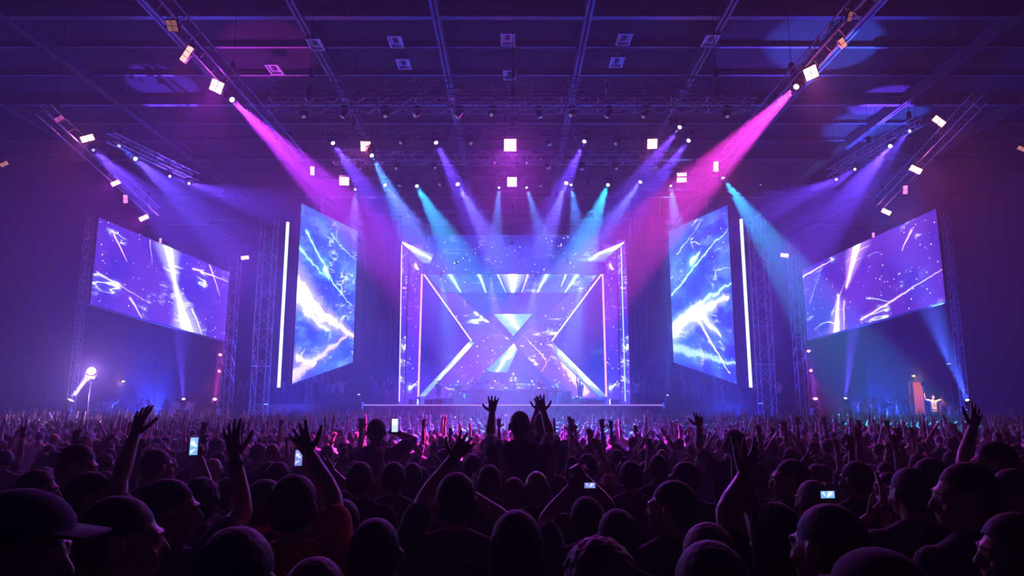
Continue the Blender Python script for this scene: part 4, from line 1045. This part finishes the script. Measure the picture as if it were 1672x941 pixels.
hero(558, 815, 3.6, 'dark head in front of the raised hand left of centre', hair='bob')
hero(515, 905, 1.95, 'dark shoulder and head at the bottom edge beside the orange shirt', hair='short')
green = mat('wristband_green', (.05, .5, .35), .5)
for ch in H['band'].children:
    if ch.name.startswith('wristband'): ch.data.materials.clear(); ch.data.materials.append(green); ch['label'] = 'green wristband'

# phones
led('phone_content', .07, .15, (.05, .3, .9), (.3, .6, 1), [(.3, .7, .8, .5, .02, Wt, 1.5), (.2, .2, .7, .35, .012, Wt, .8)], sparks=.5, veins=.3, seed=40, clouds=.6, warp=.02)
led('phone_content_dim', .07, .15, (.02, .05, .5), (.2, .1, .6), [(.3, .7, .8, .5, .015, Wt, .9), (.2, .2, .7, .35, .012, (.3, .55, 1), .8)], sparks=.5, veins=.3, seed=41, clouds=.5, warp=.02)
led('phone_content_bright', .07, .15, (.5, .7, 1), (.8, .9, 1), [(.2, .8, .8, .6, .03, Wt, 2)], sparks=.2, veins=.2, seed=42, warp=.02)
def phone(px, py, Y, label, m, land=False, s=1.0, tilt=0):
    root = empty('smartphone', at(px, py, Y)); root.rotation_euler = (R(-6), R(90 if land else tilt), 0); root.scale = (s, s, s)
    bm = bmesh.new(); box(bm, (0, 0, 0), (.076, .009, .158), bevel=.004); build('case', bm, M['black'], root)
    quad_slab('screen', [(-.034, -.0048, -.072), (.034, -.0048, -.072), (.034, -.0048, .072), (-.034, -.0048, .072)], .0004, M[m], root)
    bm = bmesh.new(); box(bm, (.02, .007, .055), (.026, .004, .04), bevel=.002); build('camera_bump', bm, M['black'], root)
    tag(root, label, 'phone', 'phones held up in the crowd'); return root
phone(645, 695, 7.6, 'bright white phone held up left of the centre by the lifted person', 'phone_content_bright', s=.98)
phone(317, 729, 5.3, 'phone with blue picture held upright in the left crowd', 'phone_content', s=.9, tilt=-2)
phone(488, 748, 5.3, 'dim violet phone held upright left of centre', 'phone_content_dim', s=.8)
phone(1351, 808, 4.2, 'small phone held sideways with a cyan picture, right side', 'phone_content', land=True, s=.6)
phone(963, 793, 3.7, 'small dim phone held sideways between raised hands, right of centre', 'phone_content_dim', land=True, s=.4)

# ------------------------------------------------------------------ the rest of the crowd
rnd = random.Random(11)
VAR = [dict(left='down', right='down', hair='short', shirt='black', t='in a black shirt with arms down'),
       dict(left='down', right='down', hair='long', shirt='navy', hairm='hair_brown', t='with long brown hair and navy top'),
       dict(left='high', right='high', hair='short', shirt='grey', t='in a grey shirt with both arms high'),
       dict(left='up', right='down', hair='short', shirt='black', t='in a black shirt with the left arm up'),
       dict(left='down', right='high', hair='quiff', shirt='purple', t='in a purple shirt with the right arm high'),
       dict(left='clap', right='clap', hair='short', shirt='navy', t='in a navy shirt clapping overhead'),
       dict(left='bent', right='fist', hair='buzz', shirt='black', t='in a black shirt raising a fist'),
       dict(left='wide', right='wide', hair='bob', shirt='white', t='in a pale shirt with arms spread up'),
       dict(left='phone', right='phone', hair='short', shirt='maroon', t='in a maroon shirt with hands before the face'),
       dict(left='down', right='point', hair='bun', shirt='grey', t='with hair in a bun pointing at the stage'),
       dict(left='bent', right='bent', hair='curly', shirt='denim', t='with curly hair and hands at the chest'),
       dict(left='down', right='down', hair='short', shirt='white', yaw=-40, t='in a pale shirt looking right'),
       dict(left='down', right='down', hair='buzz', shirt='purple', yaw=40, t='in a purple shirt looking left'),
       dict(left='down', right='down', hair='bald', shirt='navy', t='with a shaven head and navy shirt')]
protos = []
for i, v in enumerate(VAR):
    v = dict(v); t = v.pop('t'); v['skin'] = ('skin', 'skin_tan')[i % 2]
    protos.append((person('concertgoer', detail=1.0, seed=i, **v), t))
used = set()
def place(i, x, y, z, s, rz, label, group, name='concertgoer', cat='person'):
    p, t = protos[i]
    if i in used:
        o = p.copy(); C.objects.link(o)
        for ch in p.children: q = ch.copy(); C.objects.link(q); q.parent = o
    else: o = p; used.add(i)
    o.location = (x, y, z); o.scale = (s, s, s*rnd.uniform(.97, 1.03)); o.rotation_euler = (0, 0, rz); o.name = name
    tag(o, label, cat, group)
    return o
cand = []
y = 2.7
while y < 43.2:
    half = .79*y+1.2; dx = .66 if y < 14 else .74
    x = -half + rnd.uniform(0, dx)
    while x < half:
        cand.append((x+rnd.uniform(-.16, .16), y+rnd.uniform(-.2, .2))); x += dx*rnd.uniform(.85, 1.2)
    y += .78 if y < 14 else .82
ok = []
for (x, y) in cand:
    if abs(x) > HW-1: continue
    if any((x-a)**2+(y-b)**2 < (r+.2)**2 for a, b, r in LIM): continue
    if y < 7 and any(abs(math.atan2(x, y)-math.atan2(a, b)) < .17/b+.02 and y < b and b-y < 2.2 for a, b, r in LIM[:60]) : continue   # keep sight lines to the people behind
    if any(abs(x-a) < .6 and abs(y-b) < .6 and (x-a)**2+(y-b)**2 < .3 for a, b in ok[-120:]): continue
    ok.append((x, y))
ok.sort(key=lambda p: p[1])
NEAR = 205
wts = [16, 10, 5, 6, 5, 5, 5, 2, 4, 3, 5, 9, 8, 4]
for (x, y) in ok[:NEAR]:
    i = rnd.choices(range(14), wts)[0]
    if y < 4.2 and i in (2, 3, 4, 5, 6, 7, 8): i = rnd.choice((0, 0, 1, 12, 11, 10, 13))
    side = 'left' if x < -.25*y else 'right' if x > .25*y else 'middle'
    dep = 'front ranks' if y < 6 else 'middle ranks' if y < 9.5 else 'rear ranks of the individual crowd'
    dep = {'front ranks': 'nearest', 'middle ranks': 'second'}.get(dep, 'third')
    lab = 'concertgoer %s, %s, %s zone from the camera' % (protos[i][1], side, dep)
    place(i, x, y, floor_z(y), rnd.uniform(.92, 1.02), R(rnd.uniform(-14, 14)), lab, lab.replace('concertgoer', 'concertgoers'))
# far crowd: thousands, one object
lows = []
for k, (l, r_) in enumerate([('down', 'down'), ('down', 'down'), ('high', 'high'), ('up', 'down'), ('down', 'high'), ('clap', 'clap'), ('wide', 'fist'), ('bent', 'phone')]):
    me = person(left=l, right=r_, lowpoly=True)
    n = len(me.vertices); co = np.empty(n*3); me.vertices.foreach_get('co', co); co = co.reshape(-1, 3)
    me.calc_loop_triangles(); T = np.empty(len(me.loop_triangles)*3, np.int64); me.loop_triangles.foreach_get('vertices', T); T = T.reshape(-1, 3)
    c = co[T].mean(1)
    keep = c[:, 2] > .75; T = T[keep]; c = c[keep]
    r2 = np.hypot(c[:, 0], c[:, 1])
    # 0 skin, 1 cloth, 2 hair
    mi = np.where((c[:, 2] < 1.46) & (np.abs(c[:, 0]) < .30), 1, 0)
    mi = np.where((r2 < .12) & (c[:, 2] > 1.60) & ((c[:, 1] < .045) | (c[:, 2] > 1.71)), 2, mi)
    lows.append((co, T, mi)); bpy.data.meshes.remove(me)
Vs, Ts, Ms = [], [], []; base = 0
wl = [12, 12, 2, 4, 4, 2, 1, 4]
for (x, y) in ok[NEAR:]:
    k = rnd.choices(range(8), wl)[0]; co, T, mi = lows[k]
    a = R(rnd.uniform(-25, 25)); s = rnd.uniform(.92, 1.03); ca, sa = math.cos(a)*s, math.sin(a)*s
    mirror = rnd.choice((1, -1)); q = co.copy(); q[:, 0] *= mirror
    q = np.stack([q[:, 0]*ca-q[:, 1]*sa+x, q[:, 0]*sa+q[:, 1]*ca+y, q[:, 2]*s+floor_z(y)], 1)
    cl = rnd.choice((1, 1, 1, 3, 4, 5)); hr = rnd.choice((2, 2, 2, 6))
    m_ = np.where(mi == 1, cl, np.where(mi == 2, hr, rnd.choice((0, 0, 7))))
    Vs.append(q); Ts.append((T if mirror == 1 else T[:, ::-1])+base); Ms.append(m_); base += len(q)
V_ = np.concatenate(Vs); T_ = np.concatenate(Ts); M_ = np.concatenate(Ms)
me = bpy.data.meshes.new('crowd')
me.vertices.add(len(V_)); me.vertices.foreach_set('co', V_.ravel()); me.loops.add(T_.size); me.loops.foreach_set('vertex_index', T_.ravel().astype(np.int32))
me.polygons.add(len(T_)); me.polygons.foreach_set('loop_start', np.arange(0, T_.size, 3, dtype=np.int32)); me.polygons.foreach_set('loop_total', np.full(len(T_), 3, np.int32))
me.polygons.foreach_set('material_index', M_.astype(np.int32)); me.polygons.foreach_set('use_smooth', np.ones(len(T_), bool))
for mm in ('skin', 'cloth_black', 'hair_black', 'cloth_purple', 'cloth_white', 'cloth_navy', 'hair_brown', 'skin_tan'): me.materials.append(M[mm])
me.update(calc_edges=True)
print('FAR', len(ok)-NEAR, len(T_), 'limit y', ok[NEAR][1])
cr = link_mesh('distant_crowd', me); tag(cr, 'dense distant crowd filling the floor up to the stage, many hands raised', 'crowd', kind='stuff')
# ------------------------------------------------------------------ on the stage
def simple(name, label, cat, loc, parts, group=None, rz=0):
    root = empty(name, loc, rz)
    for pn, bm, m in parts: build(pn, bm, m, root)
    tag(root, label, cat, group); return root
mat('booth_panel', (.02, .02, .07), .35, noise=.2); mat('cab_grey', (.45, .5, .58), .5, noise=.1); mat('drum_shell', (.5, .6, .7), .25, .3); mat('brass', (.8, .6, .3), .25, 1.0)
mat('red_case', (.3, .03, .03), .5)
SY = 49.4
# booth
bl = at(772, 661, SY).x; br = at(896, 661, SY).x; bh = 1.0; n = 5
root = empty('dj_booth', ((bl+br)/2, SY, ST))
w = (br-bl)/n
for i in range(n):
    bm = bmesh.new(); box(bm, (-(br-bl)/2+w*(i+.5), -.35+.05*abs(i-2), bh/2), (w-.03, .06, bh), bevel=.01); build('front_panel', bm, M['booth_panel'], root)
bm = bmesh.new(); box(bm, (0, .05, bh), (br-bl+.05, .95, .05), bevel=.01); build('table_top', bm, M['black'], root)
for s in (-1, 1):
    bm = bmesh.new(); box(bm, (s*(br-bl)/2, .05, bh/2), (.05, .85, bh)); build('side_panel', bm, M['booth_panel'], root)
tag(root, 'long dark blue faceted DJ booth at the centre of the stage', 'dj booth')
top = ST+bh+.025
def deck(px, label, kind):
    x = at(px, 640, SY).x
    if kind == 'player':
        b1 = bmesh.new(); box(b1, (0, 0, .05), (.32, .4, .1), bevel=.01)
        b2 = bmesh.new(); cyl(b2, (0, -.03, .1), (0, -.03, .125), .11, .11, 24)
        b3 = bmesh.new(); box(b3, (0, .15, .13), (.22, .02, .09))
        return simple('media_player', label, 'dj deck', (x, SY-.1, top), [('body', b1, M['housing']), ('jog_wheel', b2, M['chrome']), ('display_hood', b3, M['tube_blue'])], 'decks on the booth')
    if kind == 'laptop':
        b1 = bmesh.new(); box(b1, (0, 0, .01), (.34, .24, .02)); b2 = bmesh.new(); box(b2, (0, -.13, .13), (.34, .012, .23), Matrix.Rotation(.25, 3, 'X'))
        return simple('laptop', label, 'laptop', (x, SY-.1, top), [('keyboard_base', b1, M['aluminium']), ('lid', b2, M['cab_grey'])])
deck(803, 'media player at the left end of the booth', 'player'); deck(826, 'media player just left of the performer', 'player')
deck(848, 'media player just right of the performer', 'player'); deck(880, 'media player at the right end of the booth', 'player')
deck(862, 'open silver laptop on the right half of the booth', 'laptop')
def cabinet(px, Y, z, w, h, label, m='cab_grey', d=.5, cone=True, group='loudspeakers on stage', name='loudspeaker'):
    x = at(px, 640, Y).x
    b1 = bmesh.new(); box(b1, (0, 0, h/2), (w, d, h), bevel=.02); parts = [('cabinet', b1, M[m])]
    if cone:
        b2 = bmesh.new(); cyl(b2, (0, -d/2-.012, h*.45), (0, -d/2+.01, h*.45), w*.36, w*.4, 24); cyl(b2, (0, -d/2-.03, h*.45), (0, -d/2, h*.45), w*.1, w*.14, 16)
        parts.append(('speaker_cone', b2, M['housing']))
    return simple(name, label, 'speaker', (x, Y, z), parts, group)
cabinet(815, SY+1.4, ST, .9, 1.5, 'pale speaker cabinet behind the booth left of the performer')
cabinet(853, SY+1.4, ST, .9, 1.5, 'pale speaker cabinet behind the booth right of the performer')
cabinet(925, SY+.2, ST, .62, .95, 'tall blue-lit cabinet standing right of the booth', 'booth_panel', cone=False)
cabinet(941, SY+.3, ST, .8, .5, 'low amplifier to the right of the tall cabinet', 'cab_grey')
for px, lb in ((700, 'left of the drum kit'), (716, 'nearest the drum kit on its left'), (945, 'just right of the low amplifier'), (963, 'second to the right of the amplifier'), (978, 'third to the right, under the white bar'), (1003, 'rightmost, beyond the portal column'), (675, 'leftmost, beside the portal column')):
    x = at(px, 655, 48.5).x
    b1 = bmesh.new(); v = [b1.verts.new(p) for p in ((-.3, -.25, 0), (.3, -.25, 0), (.3, .25, 0), (-.3, .25, 0), (-.3, -.1, .36), (.3, -.1, .36), (.3, .2, .36), (-.3, .2, .36))]
    for f in ((0, 3, 2, 1), (4, 5, 6, 7), (0, 1, 5, 4), (1, 2, 6, 5), (2, 3, 7, 6), (3, 0, 4, 7)): b1.faces.new([v[i] for i in f])
    b2 = bmesh.new(); box(b2, (0, .215, .18), (.5, .02, .28))
    simple('monitor_wedge', 'black floor monitor wedge, %s' % lb, 'stage monitor', (x, 48.5, ST), [('cabinet', b1, M['housing']), ('grille', b2, M['dark_steel'])], 'floor monitor wedges')
# drum kit at 750
x = at(748, 640, 50).x; root = empty('drum_kit', (x, 50, ST))
def part(n, f, m): bm = bmesh.new(); f(bm); build(n, bm, M[m], root)
part('bass_drum', lambda b: cyl(b, (0, -.3, .3), (0, .15, .3), .29, .29, 24), 'drum_shell')
for dx, dy, z, r, h in ((-.25, -.1, .72, .16, .2), (.25, -.1, .72, .16, .2), (.6, .2, .45, .2, .35), (-.5, .3, .55, .18, .14)):
    part('tom_drum', lambda b: (cyl(b, (dx, dy, z), (dx, dy, z+h), r, r, 20), cyl(b, (dx, dy, 0), (dx, dy, z), .015, n=6)), 'drum_shell')
for dx, dy, z in ((-.75, 0, 1.15), (.8, 0, 1.2), (-.45, -.2, 1.35), (.5, -.15, 1.4)):
    part('cymbal', lambda b: cyl(b, (dx, dy, z), (dx, dy, z+.03), .24, .03, 20), 'brass')
    part('cymbal_stand', lambda b: (cyl(b, (dx, dy, 0), (dx, dy, z), .012, n=6), cyl(b, (dx, dy, .35), (dx+.2, dy+.2, 0), .01, n=5), cyl(b, (dx, dy, .35), (dx-.2, dy+.2, 0), .01, n=5), cyl(b, (dx, dy, .35), (dx, dy-.25, 0), .01, n=5)), 'chrome')
tag(root, 'pale drum kit with cymbals left of the booth', 'drum kit')
# keyboards and mic stands
def keyboard(px, Y, label):
    x = at(px, 650, Y).x; b1 = bmesh.new(); box(b1, (0, 0, .95), (1.2, .35, .1), bevel=.01)
    b2 = bmesh.new(); box(b2, (0, -.05, 1.005), (1.1, .16, .015)); b3 = bmesh.new()
    for s in (-1, 1): bar(b3, (s*.4, -.2, 0), (-s*.4, .1, .9), .04)
    simple('keyboard', label, 'keyboard', (x, Y, ST), [('body', b1, M['housing']), ('keys', b2, M['panel_white']), ('stand', b3, M['dark_steel'])], 'keyboards')
keyboard(766, 49.0, 'keyboard on a crossed stand between drum kit and booth'); keyboard(906, 49.2, 'keyboard on a crossed stand right of the booth')
def micstand(px, Y, label):
    x = at(px, 650, Y).x; b1 = bmesh.new(); cyl(b1, (0, 0, 0), (0, 0, .03), .14, .13, 20); b2 = bmesh.new(); cyl(b2, (0, 0, 0), (0, 0, 1.5), .012, n=8); b3 = bmesh.new(); cyl(b3, (0, 0, 1.48), (0, .1, 1.6), .018, .028, 10)
    simple('microphone_stand', label, 'microphone stand', (x, Y, ST), [('base', b1, M['black']), ('pole', b2, M['chrome']), ('microphone', b3, M['chrome'])], 'microphone stands')
micstand(734, 49.0, 'microphone stand left of the drum kit'); micstand(934, 48.8, 'microphone stand over the low amplifier'); micstand(790, 48.6, 'microphone stand before the left part of the booth')
# performers: copies of the crowd kinds, turned to the hall
def perf(i, px, Y, rz, label, s=1.0, z=None, group=None, name='performer'):
    p = at(px, 640, Y); return place(i, p.x, Y, ST if z is None else z, s, R(rz), label, group, name)
bm = bmesh.new(); box(bm, (0, 0, .2), (1.6, 1.0, .4), bevel=.02); b_ = build('riser', bm, M['black'], loc=(at(838, 640, 50.3).x, 50.3, ST)); tag(b_, 'low black riser the central performer stands on', 'riser')
perf(10, 838, 50.3, 180, 'performer standing behind the middle of the booth, hands together', z=ST+.4, s=1.05)
perf(0, 748, 50.55, 180, 'drummer behind the pale drum kit')
perf(5, 776, 50.2, 180, 'performer with both arms up between drum kit and booth')
perf(11, 795, 50.4, 170, 'performer behind the left end of the booth')
perf(8, 808, 50.6, 190, 'performer with hands before the face, left part of the booth')
perf(12, 868, 50.4, 180, 'performer behind the booth just right of the middle')
perf(6, 884, 50.6, 175, 'performer raising a fist behind the right end of the booth')
perf(10, 906, 50.2, 180, 'keyboard player right of the booth')
perf(4, 947, 50.0, 190, 'performer with one arm high before the white slanting bar')
perf(0, 716, 50.0, 185, 'stage hand at the left of the drum kit')
r2 = random.Random(5)
for side, x0, x1, n in (('left', 388, 560, 17), ('right', 1112, 1285, 17), ('left', 600, 642, 4), ('right', 1038, 1070, 4)):
    for k in range(n):
        px = x0+(x1-x0)*(k+.5)/n+r2.uniform(-3, 3); Y = r2.uniform(49.3, 51.5)
        if side == 'left' and abs(px-505) < 9 or side == 'right' and abs(px-1175) < 9: px += 14
        if abs(px-424) < 0: continue
        i = r2.choice((0, 1, 2, 3, 4, 5, 6, 7, 9, 11, 12))
        perf(i, px, Y, r2.choice((180, 150, 210, -60, 60)), 'guest %s, on the %s stage wing' % (protos[i][1], side), group='guests %s on the %s stage wing' % (protos[i][1], side), s=r2.uniform(.92, 1.02), name='guest')
# side platforms with staff and guests
def platform(x0, x1, y0, y1, z, label):
    z0 = floor_z(y1); root = empty('side_platform', ((x0+x1)/2, (y0+y1)/2, z0)); h = z-z0
    b1 = bmesh.new(); box(b1, (0, 0, h-.06), (x1-x0, y1-y0, .12)); build('deck', b1, M['stage_deck'], root)
    b2 = bmesh.new(); box(b2, (0, -(y1-y0)/2+.1, (h-.12)/2), (x1-x0-.1, .05, h-.12)); build('skirt', b2, M['stage_skirt'], root)
    for sx in (-1, 0, 1):
        b3 = bmesh.new(); cyl(b3, (sx*(x1-x0)*.45, 1, 0), (sx*(x1-x0)*.45, 1, h-.12), .05, n=8); build('leg', b3, M['dark_steel'], root)
    tag(root, label, 'platform'); return z
pz = .45
platform(-29.5, -20.5, 43.6, 46.6, pz, 'low platform along the left side with staff standing on it')
platform(21.5, 31.5, 43.6, 46.6, pz, 'low platform along the right side with staff standing on it')
for (pxs, side) in (([165, 180, 232, 243, 271, 290, 308, 318, 330], 'left'), ([1382, 1396, 1412, 1425, 1440, 1452, 1466, 1478, 1540, 1556], 'right')):
    for px in pxs:
        Y = r2.uniform(44.3, 46); x = at(px, 650, Y).x
        if not (-29.3 < x < -20.8 or 21.8 < x < 31.2): x = max(-29, min(-21, x)) if x < 0 else max(22, min(31, x))
        i = r2.choice((0, 1, 11, 12, 7, 10))
        place(i, x, Y, pz, r2.uniform(.95, 1.02), R(r2.uniform(-60, 60)), 'onlooker %s, on the %s platform' % (protos[i][1], side), 'onlookers %s on the %s platform' % (protos[i][1], side), 'onlooker')
x = at(1524, 650, 44.4).x
place(7, x, 44.4, pz, 1.08, R(170), 'man in a pale shirt lit orange below the right doorway', None, 'onlooker')
moving_head(Vector((x-.9, 43.9, pz+2.6)), Vector((x, 44.6, pz+1.2)), (1, .45, .2), 400, 70, 'small amber work light over the pale-shirted man', 'work lights', em=3, s=.5)
bm = bmesh.new(); cyl(bm, (0, 0, 0), (0, 0, 2.72), .03, n=8); cyl(bm, (0, 0, 0), (0, 0, .03), .2, .18, 16)
o = build('lamp_post', bm, M['dark_steel'], loc=(x-.9, 43.9, pz)); tag(o, 'slim post carrying the amber work light', 'post')
# lit doorway in the right wall with its landing
def wall_lamp(loc, label, col, pw, em, arm):
    root = empty('wall_lamp', loc); b1 = bmesh.new(); box(b1, (0, 0, 0), (.12, .5, .14), bevel=.02); build('housing', b1, M['housing'], root)
    b2 = bmesh.new(); box(b2, (-.07*arm, 0, -.01), (.03, .42, .1)); l = build('diffuser', b2, lens_mat(col, em), root)
    add_light(root, Vector((-.25*arm, 0, -.1)), (0, 0, -1), col, pw, 0, kind='POINT', size=.1)
    tag(root, label, 'wall lamp', 'small wall lamps')
wall_lamp((HW-.07, 58, 4.15), 'small glowing lamp over the lit right doorway', (1, .5, .2), 40, 6, 1)
wall_lamp((-HW+.07, 60, 3.75), 'small warm lamp on the left wall above the side guests', (1, .5, .35), 60, 6, -1)
root = empty('corridor_lamp', (HW+1.6, 58, DZ1)); b1 = bmesh.new(); box(b1, (0, 0, 0), (.5, .5, .08), bevel=.01); build('housing', b1, M['housing'], root)
b2 = bmesh.new(); box(b2, (0, 0, -.05), (.42, .42, .03)); build('diffuser', b2, lens_mat((1, .5, .2), 4), root)
add_light(root, Vector((0, 0, -.3)), (0, 0, -1), (1, .4, .12), 130, 0, kind='POINT', size=.15)
tag(root, 'warm ceiling lamp inside the right doorway', 'lamp')
place(0, HW+.5, 57.7, DZ0, 1.0, R(80), 'dark silhouette standing in the lit right doorway', None, 'onlooker')
place(11, HW-1.0, 57.9, DZ0, .98, R(150), 'figure on the landing just outside the lit right doorway', None, 'onlooker')
for i in range(14):
    if i not in used: p_ = protos[i][0]; [bpy.data.objects.remove(c_) for c_ in list(p_.children)]; bpy.data.objects.remove(p_)
for o in list(bpy.data.objects):
    if 'wr' in o: del o['wr']
# ------------------------------------------------------------------ look
w = bpy.data.worlds.new('world'); SC.world = w; w.use_nodes = True
w.node_tree.nodes['Background'].inputs[1].default_value = 0.0
vsn = SC.view_settings; vsn.view_transform = 'Standard'; vsn.look = 'None'; vsn.gamma = 1; vsn.exposure = 0.0; vsn.use_curve_mapping = False
cy = SC.cycles
cy.max_bounces = 3; cy.diffuse_bounces = 2; cy.glossy_bounces = 2; cy.transmission_bounces = 2; cy.volume_bounces = 0; cy.transparent_max_bounces = 4
cy.use_denoising = True; cy.sample_clamp_indirect = 3.0; cy.sample_clamp_direct = 0; cy.use_light_tree = True
cy.use_adaptive_sampling = False
cy.caustics_reflective = False; cy.caustics_refractive = False
